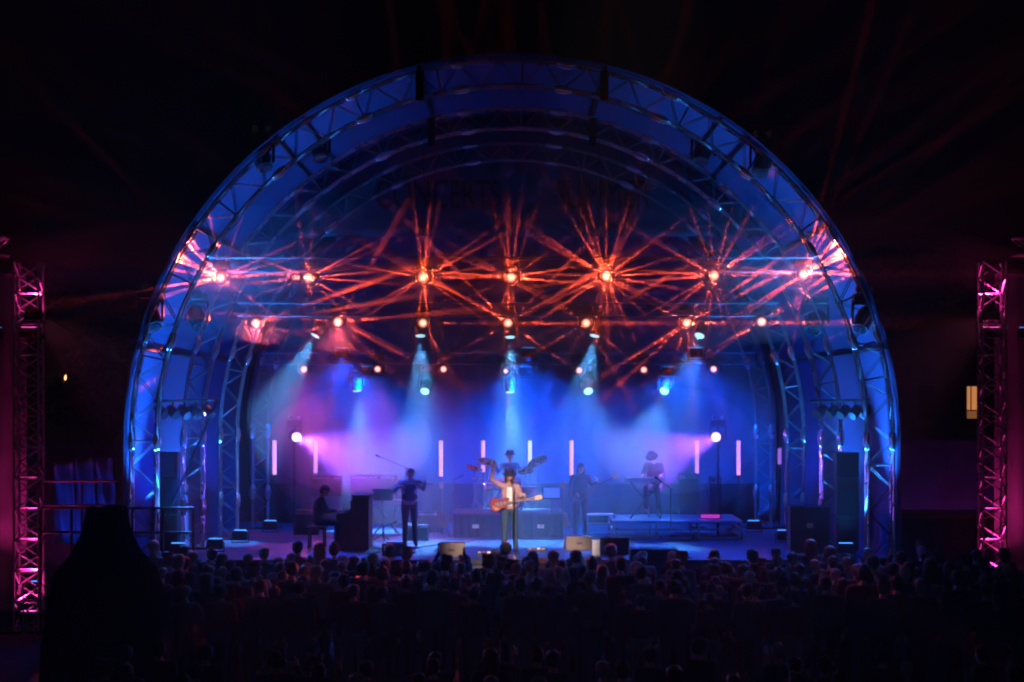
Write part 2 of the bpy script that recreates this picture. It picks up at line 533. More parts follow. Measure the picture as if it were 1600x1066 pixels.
# ---------------------------------------------------------------- fixtures
def head_mesh():
    m = MB()
    m.lathe([(.05, .17), (.11, .16), (.14, .10), (.145, -.02), (.125, -.13), (.135, -.20), (.13, -.21)], 18)
    return m
def make_moving_head(big=1.0):
    root = bpy.data.objects.new('moving_head_light', None); root.empty_display_size = .2; col.objects.link(root)
    MB().cbox((0, 0, .33), (.36, .26, .12), bev=.02).build('base', HOUSING, root)
    y = MB(); y.cbox((0, 0, .245), (.40, .10, .05), bev=.01)
    for s in (-1, 1): y.cbox((s * .185, 0, .08), (.035, .12, .32), bev=.01)
    y.build('yoke', HOUSING, root)
    c = MB()
    for s in (-1, 1): c.cbox((s * .1, 0, .41), (.04, .05, .07)); c.lathe([(.045, -.02), (.045, .02)], 12, (s * .1, 0, .46), Vector((0, 1, 0)).to_track_quat('Z', 'Y'))
    c.build('clamp', ALU, root)
    h = head_mesh().build('head', HOUSING, root, smooth=False)
    MB().lathe([(.112, -.213), (.112, -.217), (.10, -.225), (.04, -.232)], 20).build('lens', E_ORANGE, h)
    return root
MH = make_moving_head()
used = [False]
def moving_head(pos, dirv, lensmat, label, group=None, cat='stage light'):
    """pos is where the lens sits"""
    dirv = Vector(dirv).normalized()
    o = copy_tree(MH)
    hd = [c for c in o.children if c.name.startswith('head')][0]
    q = dirv.to_track_quat('-Z', 'Y')
    hd.rotation_mode = 'QUATERNION'; hd.rotation_quaternion = q
    o.location = Vector(pos) - dirv * .2
    lens = hd.children[0]
    lens.data = lens.data.copy(); lens.data.materials.clear(); lens.data.materials.append(lensmat)
    tag(o, label, cat, group)
    return o, hd, Vector(pos) + dirv * .06

ORG = (1.0, .075, .025)
CAMP = Vector((0, -50, HC))
def fan(hd, lp, rays, W, c=ORG, width=1.1, base=.0008, wide=56):
    """star rays drawn into the lamp strength by an invented gobo; rays: (angle deg, spread, strength)"""
    o = spot('star_mask', hd, lp, CAMP - lp, W, c, 176, .1, .015)  # invented star pattern in the lamp strength, turned edge-on to the camera
    l = o.data
    l.use_nodes = True
    nt = l.node_tree; N = nt.nodes; L = nt.links
    em = [n for n in N if n.type == 'EMISSION'][0]
    tc = N.new('ShaderNodeTexCoord'); sx = N.new('ShaderNodeSeparateXYZ')
    L.new(tc.outputs['Normal'], sx.inputs[0])
    at = N.new('ShaderNodeMath'); at.operation = 'ARCTAN2'
    L.new(sx.outputs[1], at.inputs[0]); L.new(sx.outputs[0], at.inputs[1])
    dv = N.new('ShaderNodeMath'); dv.operation = 'MULTIPLY_ADD'; dv.inputs[1].default_value = 1 / (2 * PI); dv.inputs[2].default_value = 1.0
    L.new(at.outputs[0], dv.inputs[0])
    fr = N.new('ShaderNodeMath'); fr.operation = 'FRACT'; L.new(dv.outputs[0], fr.inputs[0])
    rs = sorted(((FLIP(a) % 360) / 360, st) for a, th, st in rays)
    tot = None
    # split alternately so that neighbours never share a ramp
    for part in (rs[0::3], rs[1::3], rs[2::3]):
        if not part: continue
        r = N.new('ShaderNodeValToRGB'); cr = r.color_ramp; cr.interpolation = 'EASE'
        pts = []
        for p, st in part:
            h = width / 360 * random.uniform(.7, 1.5)
            ia = math.sin(PI - p * 2 * PI)
            st *= random.uniform(.45, 1.15)
            if ia < -.3: st *= .7
            pts += [(p - h, 0), (p, min(1, st / 2.6)), (p + h, 0)]
        pts = sorted((min(max(p, 0), 1), v) for p, v in pts)
        pts = pts[:32]
        cr.elements[0].position = pts[0][0]; cr.elements[0].color = (pts[0][1],) * 3 + (1,)
        cr.elements[1].position = pts[-1][0]; cr.elements[1].color = (pts[-1][1],) * 3 + (1,)
        for p, v in pts[1:-1]:
            e = cr.elements.new(p); e.color = (v, v, v, 1)
        L.new(fr.outputs[0], r.inputs[0])
        if tot is None: tot = r.outputs[0]
        else:
            ad = N.new('ShaderNodeMath'); L.new(tot, ad.inputs[0]); L.new(r.outputs[0], ad.inputs[1]); tot = ad.outputs[0]
    ad = N.new('ShaderNodeMath'); ad.inputs[1].default_value = base; L.new(tot, ad.inputs[0])
    ab = N.new('ShaderNodeMath'); ab.operation = 'ABSOLUTE'; L.new(sx.outputs[2], ab.inputs[0])
    mr = N.new('ShaderNodeMapRange'); mr.inputs[1].default_value = math.cos(R(20)); mr.inputs[2].default_value = math.cos(R(28)); mr.inputs[3].default_value = 0; mr.inputs[4].default_value = 1
    L.new(ab.outputs[0], mr.inputs[0])
    m2 = N.new('ShaderNodeMapRange'); m2.inputs[1].default_value = math.cos(R(wide)); m2.inputs[2].default_value = math.cos(R(wide - 14)); m2.inputs[3].default_value = 0; m2.inputs[4].default_value = 1
    L.new(ab.outputs[0], m2.inputs[0])
    m3 = N.new('ShaderNodeMath'); m3.operation = 'MULTIPLY'; L.new(mr.outputs[0], m3.inputs[0]); L.new(m2.outputs[0], m3.inputs[1])
    mu = N.new('ShaderNodeMath'); mu.operation = 'MULTIPLY'; L.new(ad.outputs[0], mu.inputs[0]); L.new(m3.outputs[0], mu.inputs[1])
    L.new(mu.outputs[0], em.inputs['Strength'])
def FLIP(a): return 180 - a
row1 = [(345, 434, 'far left orange starburst lamp of the front truss'), (482, 434, 'second orange starburst lamp from the left on the front truss'),
        (661, 434, 'orange starburst lamp on the front truss left of its middle one'), (799, 434, 'middle orange starburst lamp of the front truss, straight above the singer'),
        (947, 432, 'largest brightest orange starburst lamp, on the front truss'), (1116, 431, 'orange starburst lamp second from the right end of the front truss'),
        (1255, 429, 'far right orange starburst lamp, beams reaching past the arch')]
rays1 = {
 0: [(180, 60, 1), (172, 62, .9), (158, 55, 1.6), (152, 60, 1.3), (135, 50, 2.6), (128, 55, 1.3), (100, 45, .7), (70, 45, .7), (25, 50, 1.4), (15, 50, 1.4), (4, 60, 1.6), (190, 60, 1.8), (200, 50, 1.2), (-35, 45, 1), (-50, 40, .8)],
 1: [(100, 40, .5), (85, 40, .5), (28, 50, 1.2), (22, 55, 1.2), (5, 60, 1.5), (-4, 60, 1.3), (176, 60, 1.5), (186, 60, 1.5), (160, 50, .8), (200, 45, .8), (-30, 45, 1), (-45, 45, .9), (-80, 45, .8), (-95, 45, .8)],
 2: [(97, 50, 1.4), (84, 50, 1.5), (77, 50, 1.2), (35, 45, 1), (28, 50, 1), (10, 55, 1.2), (0, 60, 1.3), (180, 60, 1.3), (170, 55, 1.2), (150, 50, 1), (208, 50, 1.3), (215, 45, 1), (-97, 50, 1.5), (-83, 50, 1.5), (-72, 45, .9), (-25, 50, 1), (-35, 45, .9)],
 3: [(105, 50, 1), (96, 50, 1), (83, 50, 1.1), (70, 45, .8), (150, 50, .9), (160, 50, .8), (35, 45, .9), (10, 55, 1.2), (176, 60, 1.2), (-5, 60, 1.1), (-97, 50, 1.5), (-84, 50, 1.5), (-110, 45, .8), (-30, 45, .9), (205, 45, .9)],
 4: [(73, 52, 2), (67, 50, 1.6), (62, 48, 1.2), (90, 50, .9), (104, 50, 1.1), (112, 50, 1.2), (121, 50, 1.2), (147, 55, 1.6), (152, 52, 1), (37, 52, 2.2), (33, 50, 1.6), (15, 55, 1.5), (3, 60, 1.6), (-10, 55, 1.3), (-25, 50, 1.2), (178, 60, 1.5), (188, 55, 1.4), (213, 52, 2), (205, 48, 1.4), (-66, 55, 1.4), (-75, 50, 1.3), (-88, 45, 1), (-100, 45, 1), (-112, 45, 1), (-45, 45, 1.2)],
 5: [(110, 50, .9), (96, 50, .9), (75, 50, .9), (36, 52, 1.6), (31, 50, 1.4), (60, 45, .7), (176, 60, 1.5), (184, 60, 1.4), (0, 60, 1.2), (150, 45, .9), (210, 50, 1.6), (218, 45, 1.1), (-70, 50, 1.1), (-80, 45, .9), (-110, 45, 1), (-98, 45, .9)],
 6: [(76, 42, 1.8), (68, 48, 1.5), (60, 50, 1.2), (48, 55, 2.0), (43, 55, 1.6), (33, 60, 2.4), (28, 60, 2.2), (23, 60, 1.6), (5, 60, 1.2), (0, 62, 1.4), (178, 60, 1.4), (173, 60, 1.2), (215, 52, 2.2), (211, 50, 1.5), (-98, 45, 1.4), (-105, 42, 1.4)],
}
BW = 8500
G1 = 'orange starburst lamps on the front truss'
for i, (px, py, lb) in enumerate(row1):
    p = P(px, py, 49.3)
    d = CAMP - p + Vector(((px - 800) * .01, 0, 4))
    o, hd, lp = moving_head(p, d, E_ORANGE, lb, G1)
    fan(hd, lp, rays1[i], BW * (1.5 if i in (0, 6) else 1))
    if i == 0: fan(hd, lp, [(180, 0, .8), (171, 0, .7), (159, 0, 2.0), (155, 0, 1.6), (150, 0, 1.2), (134, 0, 2.4), (127, 0, 1.0), (190, 0, 1.5), (197, 0, .8)], 110000, width=.9, wide=37)  # second light added so the outward rays show past the arch
    if i == 6: fan(hd, lp, [(0, 0, 1.4), (5, 0, .9), (24, 0, 1.5), (29, 0, 2.4), (33, 0, 1.8), (44, 0, 2.2), (50, 0, 1.2), (60, 0, .9), (68, 0, 1.3), (76, 0, .7)], 110000, width=.9, wide=37)  # added light for the outward rays at the right end
row2 = [(400, 505, 1.0, 'leftmost orange lamp of the middle truss, pink fan spreading below it'), (528, 503, 1.0, 'second orange lamp of the middle truss with a pink fan below'),
        (661, 505, .45, 'small orange lamp directly above a pale blue one, left of centre'), (794, 505, .8, 'orange lamp in the middle of the middle truss'),
        (916, 505, .8, 'orange lamp on the middle truss just right of centre'), (1073, 505, 1, 'orange lamp next to last on the right of the middle truss'),
        (1190, 503, .7, 'last orange lamp on the right end of the middle truss')]
rays2 = {0: [(180 + k * 15, 40, .9) for k in range(1, 12)] + [(175, 50, 1), (10, 55, 1), (20, 50, .9)],
         1: [(180 + k * 17, 40, .8) for k in range(1, 10)] + [(5, 55, 1), (176, 55, 1), (60, 40, .4)],
         2: [(0, 50, .8), (180, 50, .8), (-60, 35, .5), (45, 40, .3)],
         3: [(30, 45, .9), (45, 40, .7), (150, 45, .9), (135, 40, .7), (180, 55, 1), (0, 55, .9), (210, 45, .8), (-35, 45, .8), (90, 40, .6), (-90, 40, .6)],
         4: [(150, 45, .9), (143, 45, .7), (180, 50, .8), (0, 55, .9), (210, 45, .8), (240, 45, .8), (-60, 45, .7), (-40, 45, .8), (30, 45, .8)],
         5: [(35, 50, 1.3), (28, 50, 1), (180, 55, 1), (0, 55, 1), (212, 50, 1.5), (222, 45, 1), (-70, 45, .8), (-85, 45, .8), (-110, 45, .8), (150, 45, .8), (60, 45, .6)],
         6: [(35, 55, 1.6), (28, 50, 1.2), (214, 52, 1.8), (208, 50, 1.2), (0, 50, 1), (180, 55, 1), (195, 50, .7)]}
for i, (px, py, s, lb) in enumerate(row2):
    p = P(px, py, 52.3)
    d = CAMP - p + Vector((0, 0, 1))
    o, hd, lp = moving_head(p, d, E_ORANGE, lb, 'orange lamps on the middle truss')
    fan(hd, lp, rays2[i], BW * 3.4 * s, base=.0003, wide=46)
    if i < 2:
        spot('wash', hd, lp, Vector((0, -.5, -1)), 330, (1, .12, .2), 75, .9, .06)
row3 = [(475, 577, 1, 'leftmost pink lamp of the lowest truss with a violet wash below'), (590, 577, .9, 'second pink lamp of the lowest truss'), (693, 577, .9, 'third pink lamp of the lowest truss, left of centre'),
        (790, 580, .25, 'tiny pink lamp in the middle of the lowest truss'), (905, 579, .5, 'pink lamp of the lowest truss just right of centre'),
        (1006, 578, .5, 'pink lamp next to last on the right of the lowest truss'), (1115, 577, .7, 'last pink orange lamp on the right end of the lowest truss')]
for i, (px, py, s, lb) in enumerate(row3):
    p = P(px, py, 55.8)
    d = CAMP - p
    o, hd, lp = moving_head(p, d, E_PINK, lb, 'small pink lamps on the lowest truss')
    for c in hd.children:
        if c.type == 'MESH': c.scale = (.8, .8, 1) if s > .4 else (.55, .55, 1)
    if i in (0, 1, 2, 6): fan(hd, lp, [(k * 45 + 10 * i, 45, .35 * s) for k in range(8)], BW, c=(1, .1, .12), wide=42)
    if i < 3: spot('wash', hd, lp, Vector((0, -.45, -1)), 700 * s, (1, .1, .35), 85 if i == 0 else 60, .9, .06)
# pale blue spots
cy = [(493, 524, 53.0, (-.55, -.25, -1), 1, 'pale blue spot lamp under the left part of the middle truss, beam slanting left'),
      (657, 524, 53.0, (.02, -.25, -1), .8, 'pale blue spot lamp below the small orange one left of centre'),
      (797, 526, 53.0, (.02, -.25, -1), .8, 'pale blue spot lamp under the centre of the middle truss'),
      (929, 524, 53.0, (-.22, -.25, -1), .8, 'pale blue spot lamp under the middle truss right of centre, beam slanting left'),
      (1093, 524, 53.0, (-.3, -.6, -.9), .45, 'pale blue spot lamp at the right of the middle truss without a long beam'),
      (558, 610, 56.6, (.1, -.15, -1), 2.2, 'pale blue lamp of the lower row at left with a broad white cone'),
      (664, 611, 56.6, (-.15, -1, -.8), .15, 'pale blue lamp of the lower row above the fiddler, dim beam'),
      (797, 612, 56.6, (.05, -.15, -1), 2.2, 'pale blue lamp of the lower row at centre with a broad white cone'),
      (919, 611, 56.6, (.2, -.9, -.7), .15, 'pale blue lamp of the lower row just above the bass player'),
      (1038, 611, 56.6, (-.3, -.9, -.7), .15, 'rightmost pale blue lamp of the lower row')]
for px, py, d_, dr, s, lb in cy:
    p = P(px, py, d_)
    o, hd, lp = moving_head(p, dr, E_CYAN, lb, 'pale blue spot lamps in two rows')
    spot('beam', hd, lp, dr, (9000 if py < 600 else 5500) * s, (.10, .44, 1), 34 if py < 600 else 40, .55, .08)
# lilac side lamps
for px, sgn, s, lb in ((463, 1, 1.0, 'lilac spotlight on the left side of the stage throwing a purple fan inward'), (1119, -1, .62, 'lilac spotlight on the right side of the stage throwing a purple fan inward')):
    p = P(px, 683, 54.5)
    dr = Vector((sgn * 1, -.25, -.36))
    o, hd, lp = moving_head(p, Vector((sgn * .3, -1, -.1)), E_LILAC, lb, 'lilac spotlights on stands at both sides')
    spot('beam', hd, lp, dr, 4600 * s, (.36, .08, 1), 56, .35, .08)
    MB().tube((0, 0, .35), (0, 0, 1.5 - o.location.z), .03, 8).build('stand', BLACKM, o)

# lamps hung dark among the arches
G = 'unlit lamps hung under the arches'
for px, py, d_, lb in ((500, 243, 50.2, 'unlit lamp under the second arch, upper left'), (412, 258, 47.2, 'unlit lamp on the front arch, upper left'), (1096, 248, 50.2, 'unlit lamp under the second arch, upper right'),
                       (1188, 266, 47.2, 'unlit lamp on the front arch, upper right'), (240, 506, 47.2, 'unlit lamp on the left leg of the front arch'), (312, 506, 50.2, 'unlit lamp on the left leg of the second arch'),
                       (1272, 512, 50.2, 'unlit lamp on the right leg of the second arch'), (1346, 510, 47.2, 'unlit lamp on the right leg of the front arch')):
    p = P(px, py, d_)
    o, hd, lp = moving_head(p, (-p.x * .1, -1, -1.6), E_OFF, lb, G)
    o.scale = (1.35, 1.35, 1.35)

# fixture clusters on the side ladders
for sgn, px, lb in ((-1, 288, 'horizontal bar crowded with black lamps inside the left side of the arch'), (1, 1318, 'horizontal bar crowded with black lamps inside the right side of the arch')):
    b = empty('lamp_bar', P(px, 636, 49.2), lb, 'lamp bar', 'bars of black lamps at the stage sides')
    MB().tube((-.75, 0, .12), (.75, 0, .16), .03, 8).build('pipe', BLACKM, b)
    for k in range(5):
        m = MB(); q = Vector((-sgn * .7, -.5, -.5 - .1 * k)).to_track_quat('Z', 'Y')
        m.lathe([(.07, -.16), (.11, -.08), (.12, .12), (.125, .14)], 14, (-.5 + k * .25, 0, -.1), q)
        m.tube((-.5 + k * .25, 0, -.1), (-.5 + k * .25, 0, .13), .02, 5)
        m.build('par_can', HOUSING, b)
    MB().tube((sgn * -.72 if sgn < 0 else .72, 0, .14), (.72 if sgn > 0 else -.72, 0, 1.5 - P(0, 636, 49.2).z), .03, 8).build('upright', BLACKM, b)
    pw = P(px, 636, 49.2) + Vector((-sgn * .45, -.1, -.15))
    spot('crowd_wash', b, P(px, 636, 49.2) + Vector((0, -.4, -.2)), Vector((-sgn * .6, -1, -.40)), 1500, (.05, .2, 1), 75, .8, .06)  # unseen fill added to rim the crowd in blue; the cans are unlit
    if sgn < 0: spot('beam', b, pw, Vector((1, .1, -.12)), 1100, (.45, .3, 1), 26, .8, .05)

# ---------------------------------------------------------------- blue washes: floor floods at the arch feet
def make_flood():
    root = bpy.data.objects.new('flood_light', None); col.objects.link(root)
    MB().cbox((0, 0, 0), (.34, .16, .22), bev=.02).build('body', HOUSING, root)
    MB().box((-.14, -.07, .112), (.14, .07, .116)).build('lens', E_BLUE, root)
    b = MB(); b.cbox((0, 0, -.16), (.4, .1, .02)); b.cbox((-.19, 0, -.06), (.015, .06, .2)); b.cbox((.19, 0, -.06), (.015, .06, .2)); b.build('bracket', BLACKM, root)
    return root
FL = make_flood()
def flood(loc, dirv, W, c, ang, label, group, blend=.6):
    o = copy_tree(FL); o.location = loc
    tag(o, label, 'flood light', group)
    d = Vector(dirv).normalized()
    spot('light', o, Vector(loc) + d * .14, d, W, c, ang, blend, .08)
    return o
BLU = (.0, .06, 1.0); CYN = (.02, .26, 1.0)
side = {-1: 'left', 1: 'right'}
for s in (-1, 1):
    flood((s * 7.0, -2.75, 1.72), (-s * .04 + s * .12, .03, 1), 6500, CYN, 70, 'blue uplight at the foot of the %s leg of the front arch' % side[s], 'blue uplights along the stage sides')
    flood((s * 6.4, -1.4, 1.72), (s * .25, .0, 1), 1000, BLU, 110, 'blue uplight between the first and second arch on the %s' % side[s], 'blue uplights along the stage sides')
    flood((s * 6.2, 1.4, 1.72), (s * .3, .0, 1), 2200, CYN, 100, 'blue uplight behind the %s leg of the second arch' % side[s], 'blue uplights along the stage sides')
    flood((s * 5.9, 5.0, 1.72), (s * .2, .3, 1), 700, BLU, 110, 'blue uplight beside the %s end of the backdrop' % side[s], 'blue uplights along the stage sides')
# blue wash lamps overhead for the cloth; middle truss ones added to brighten the floor
ov = [(-3.6, 'left'), (0.35, 'middle'), (3.9, 'right')]
for x, nme in ov:
    flood((x, 6.1, P(0, 560, 56).z - .32), (0, .55, -1), 4000, (.0, .10, 1), 130, 'blue wash lamp under the lowest truss, %s one of three' % nme, 'blue wash lamps under the trusses')
    flood((x * 1.1, 2.5, P(0, 484, 52.5).z - 1.0), (0, -.35, -1), 3000, (.0, .06, 1), 120, 'unseen blue wash lamp added below the middle truss, %s one of three' % nme, 'blue wash lamps under the trusses')
# warm profile spot from the mixing tower, far to the side behind the camera line
fp = Vector((3.5, -52, 22))
fo = copy_tree(FL); fo.location = fp
tag(fo, 'warm followspot on a tall mast beside the field aimed at the singer', 'followspot')
MB().tube((0, .1, -22), (0, .1, -.1), .16, 8, .08).build('mast', ALU, fo)
spot('light', fo, fp + Vector((.05, .14, -.05)), Vector((.1, -1.2, 1.7)) - fp, 260000, (1, .76, .66), 3.9, .6, .05)

# LED tubes
G = 'glowing pink tubes standing along the back of the stage'
tubes = [(429, 688, 742, 1, 'glowing pink tube left of the lilac spotlight'), (493, 688, 740, 1, 'glowing tube inside the purple fan on the left'), (689, 688, 745, 1, 'glowing pink tube between the fiddler and the drums'),
         (755, 688, 738, 1, 'glowing pink tube above the left cymbals'), (828, 688, 738, 2, 'pale lilac glowing tube above the right cymbals'), (893, 688, 743, 1, 'glowing pink tube just left of the bass player'),
         (1089, 688, 742, 1, 'glowing pink tube below the right lilac spotlight'), (1154, 688, 743, 1, 'glowing pink tube furthest right on the open stage'), (1218, 700, 726, 2, 'short lilac tube half hidden behind the right truss leg')]
for px, ya, yb, k, lb in tubes:
    d_ = 57.6
    top = P(px, ya, d_); bot = P(px, yb, d_)
    o = empty('light_tube', (top.x, top.y, 1.5), lb, 'light tube', G)
    MB().tube((0, 0, bot.z - 1.5), (0, 0, top.z - 1.5), .048, 12).build('tube', (E_TUBE if k == 1 else E_TUBE2) if px != 1218 else emit('tube_dim', (.6, .25, .9), .5), o)
    MB().lathe([(.054, 0), (.054, .05)], 12, (0, 0, bot.z - 1.54)).build('end_cap', BLACKM, o); MB().lathe([(.054, 0), (.054, .05)], 12, (0, 0, top.z - 1.51)).build('end_cap', BLACKM, o)
    m = MB(); m.tube((0, .03, 0), (0, .03, bot.z - 1.5), .018, 6); m.lathe([(.2, 0), (.2, .02), (.03, .03)], 16); m.build('stand', BLACKM, o)

# ---------------------------------------------------------------- people
def capsule(m, a, b, ra, rb, n=12, sx=1.0, side=None):
    """tapered limb with rounded ends; sx widens it along `side`"""
    a = Vector(a); b = Vector(b); d = b - a; L = max(d.length, 1e-4); z = d / L
    s = Vector(side) if side is not None else Vector((1, 0, 0))
    s = (s - z * s.dot(z))
    if s.length < 1e-3: s = z.orthogonal()
    s.normalize(); t = z.cross(s)
    rings = []
    for k in (-80, -50, -20): rings.append((a + z * ra * math.sin(R(k)), ra * math.cos(R(k))))
    for k in range(1, 4): rings.append((a + z * L * k / 4, ra + (rb - ra) * k / 4))
    for k in (20, 50, 80): rings.append((b + z * rb * math.sin(R(k)), rb * math.cos(R(k))))
    v = []; f = []
    for c, r in rings:
        for i in range(n):
            an = 2 * PI * i / n
            v.append(c + s * math.cos(an) * r * sx + t * math.sin(an) * r)
    for k in range(len(rings) - 1):
        for i in range(n):
            j = (i + 1) % n
            f.append((k * n + i, k * n + j, k * n + n + j, k * n + n + i))
    f.append(tuple(range(n - 1, -1, -1))); f.append(tuple(range((len(rings) - 1) * n, len(rings) * n)))
    m.add(v, f)

def stand_pose():
    return dict(hipL=(.095, 0, .93), hipR=(-.095, 0, .93), kneeL=(.105, -.015, .50), kneeR=(-.105, -.015, .50), ankL=(.11, .03, .09), ankR=(-.11, .03, .09),
                toeL=(.125, -.13, .035), toeR=(-.125, -.13, .035), pel=(0, 0, .97), waist=(0, 0, 1.10), chest=(0, 0, 1.30), neck=(0, .01, 1.47), head=(0, -.01, 1.63), look=(0, -1, 0),
                shL=(.175, 0, 1.42), shR=(-.175, 0, 1.42), elL=(.23, .02, 1.14), elR=(-.23, .02, 1.14), wrL=(.25, -.06, .90), wrR=(-.25, -.06, .90),
                hdL=(0, -.05, -1), hdR=(0, -.05, -1), palL=(-1, 0, 0), palR=(1, 0, 0), curlL=.35, curlR=.35)
def body_mesh(J, mats, vox=.012, fem=False, hand=True, loose=0.0, sleeves=True):
    """one continuous figure. mats = skin, top, trousers, shoes. Returns a mesh facing -Y with feet at z 0."""
    V = {k: Vector(v) if isinstance(v, (tuple, list)) else v for k, v in J.items()}
    m = MB(); S = []      # S: samples (point, radius, material)
    def cap(a, b, ra, rb, mi, n=12, sx=1.0, side=None, k=5):
        capsule(m, a, b, ra, rb, n, sx, side)
        a = Vector(a); b = Vector(b)
        for i in range(k + 1):
            S.append((a.lerp(b, i / k), (ra + (rb - ra) * i / k) * (1 + (sx - 1) * .4), mi))
    side = (V['shL'] - V['shR']).normalized()
    hs = (V['hipL'] - V['hipR']).normalized()
    e = loose
    # torso
    cap(V['pel'] - Vector((0, 0, .02)), V['waist'], .112 + e * .5, .098 + e, 2, 16, 1.42 if not fem else 1.5, hs)
    cap(V['waist'], V['chest'], .098 + e, .112 + e, 1, 16, 1.42, side)
    cap(V['chest'], V['chest'].lerp(V['neck'], .55), .112 + e, .085 + e * .5, 1, 16, 1.5, side)
    cap(V['shL'], V['shR'], .062 + e * .5, .062 + e * .5, 1)
    cap(V['waist'] + Vector((0, 0, -.10)), V['waist'], .112 + e, .102 + e, 1, 16, 1.42, hs)
    cap(V['chest'].lerp(V['neck'], .5), V['neck'] + (V['head'] - V['neck']) * .35, .062, .052, 0)
    # head
    up = (V['head'] - V['neck']).normalized(); lk = V['look'].normalized(); lk = (lk - up * lk.dot(up)).normalized(); rt = up.cross(lk)
    H = V['head']
    cap(H + up * .035 + lk * -.012, H + up * .03 + lk * .012, .088, .084, 0, 16, .93, rt)
    cap(H - up * .03 + lk * .02, H - up * .075 + lk * .045, .062, .034, 0, 14, 1.05, rt)
    cap(H + up * .005 + lk * .086, H - up * .022 + lk * .102, .011, .017, 0, 8)
    for q in (-1, 1):
        cap(H + rt * q * .08 - lk * .01 + up * .02, H + rt * q * .08 - lk * .012 - up * .025, .016, .012, 0, 8, .5, rt)
        cap(H + rt * q * .034 + lk * .083 + up * .03, H + rt * q * .02 + lk * .086 + up * .031, .009, .008, 0, 8)
        cap(H + rt * q * .03 + lk * .076 - up * .012, H + rt * q * .034 + lk * .066 - up * .03, .02, .018, 0, 8)
    cap(H - up * .052 + lk * .083 - rt * .018, H - up * .052 + lk * .083 + rt * .018, .0085, .0085, 0, 8)
    # limbs
    for q in 'LR':
        sh, el, wr = V['sh' + q], V['el' + q], V['wr' + q]
        cap(sh, sh.lerp(el, .35), .062 + e * .6, .054 + e * .6, 1)
        cap(sh.lerp(el, .3), el, .053 + e * .6, .041 + e * .5, 1)
        cap(el, el.lerp(wr, .35), .042 + e * .4, .042 + e * .3, 1 if sleeves else 0)
        cap(el.lerp(wr, .35), wr, .041 + e * .3, .028 + (e * .3 if sleeves else 0), 1 if sleeves else 0)
        hp, kn, an, toe = V['hip' + q], V['knee' + q], V['ank' + q], V['toe' + q]
        cap(hp, hp.lerp(kn, .4), .094 + e * .3, .082 + e * .3, 2)
        cap(hp.lerp(kn, .4), kn, .080 + e * .3, .058 + e * .3, 2)
        cap(kn, kn.lerp(an, .35), .058 + e * .3, .057 + e * .4, 2)
        cap(kn.lerp(an, .35), an, .056 + e * .4, .046 + e * .5, 2)
        cap(an + Vector((0, 0, -.025)), toe, .045, .032, 3, 12, 1.15, Vector((1, 0, 0)))
        if hand:
            hd = V['hd' + q].normalized(); pn = V['pal' + q]; pn = (pn - hd * pn.dot(hd)).normalized(); ax = hd.cross(pn)
            if q == 'L': ax = -ax
            cu = J['curl' + q]
            cap(wr, wr + hd * .075, .026, .030, 0, 12, 1.35, ax)
            for fi, (o, ln) in enumerate(((-.031, .070), (-.011, .082), (.010, .076), (.030, .058))):
                p = wr + hd * .085 + ax * o; d = hd.copy()
                for seg, fr in enumerate((.45, .33, .25)):
                    d = (d + pn * cu * (1 + .6 * seg)).normalized()
                    p2 = p + d * ln * fr * 1.15
                    cap(p, p2, .0105 - .0012 * seg, .0098 - .0012 * seg, 0, 8, k=2); p = p2
            b0 = wr + hd * .025 - ax * .034
            b1 = b0 + (hd * .6 - ax * .8 + pn * .25).normalized() * .042
            b2 = b1 + (hd * .9 - ax * .2 + pn * cu * 1.1).normalized() * .036
            cap(b0, b1, .014, .012, 0, 8, k=2); cap(b1, b2, .012, .010, 0, 8, k=2)
    me = bpy.data.meshes.new('raw'); me.from_pydata(m.v, [], m.f)
    o = bpy.data.objects.new('tmp', me); col.objects.link(o)
    md = o.modifiers.new('r', 'REMESH'); md.mode = 'VOXEL'; md.voxel_size = vox; md.use_smooth_shade = True
    ms = o.modifiers.new('s', 'SMOOTH'); ms.iterations = 2 if vox < .016 else 1; ms.factor = .5
    dg = bpy.context.evaluated_depsgraph_get(); dg.update()
    out = bpy.data.meshes.new_from_object(o.evaluated_get(dg))
    bpy.data.objects.remove(o); bpy.data.meshes.remove(me)
    n = len(out.polygons); ce = np.empty(n * 3); out.polygons.foreach_get('center', ce); ce = ce.reshape(-1, 3)
    best = np.full(n, 9.); mi = np.zeros(n, int)
    for p, r, k in S:
        d = np.sqrt(((ce - np.array(p)) ** 2).sum(1)) - r
        w_ = d < best; best[w_] = d[w_]; mi[w_] = k
    out.materials.clear()
    for x in mats: out.materials.append(x)
    out.polygons.foreach_set('material_index', mi); out.polygons.foreach_set('use_smooth', [True] * n)
    out.update()
    return out
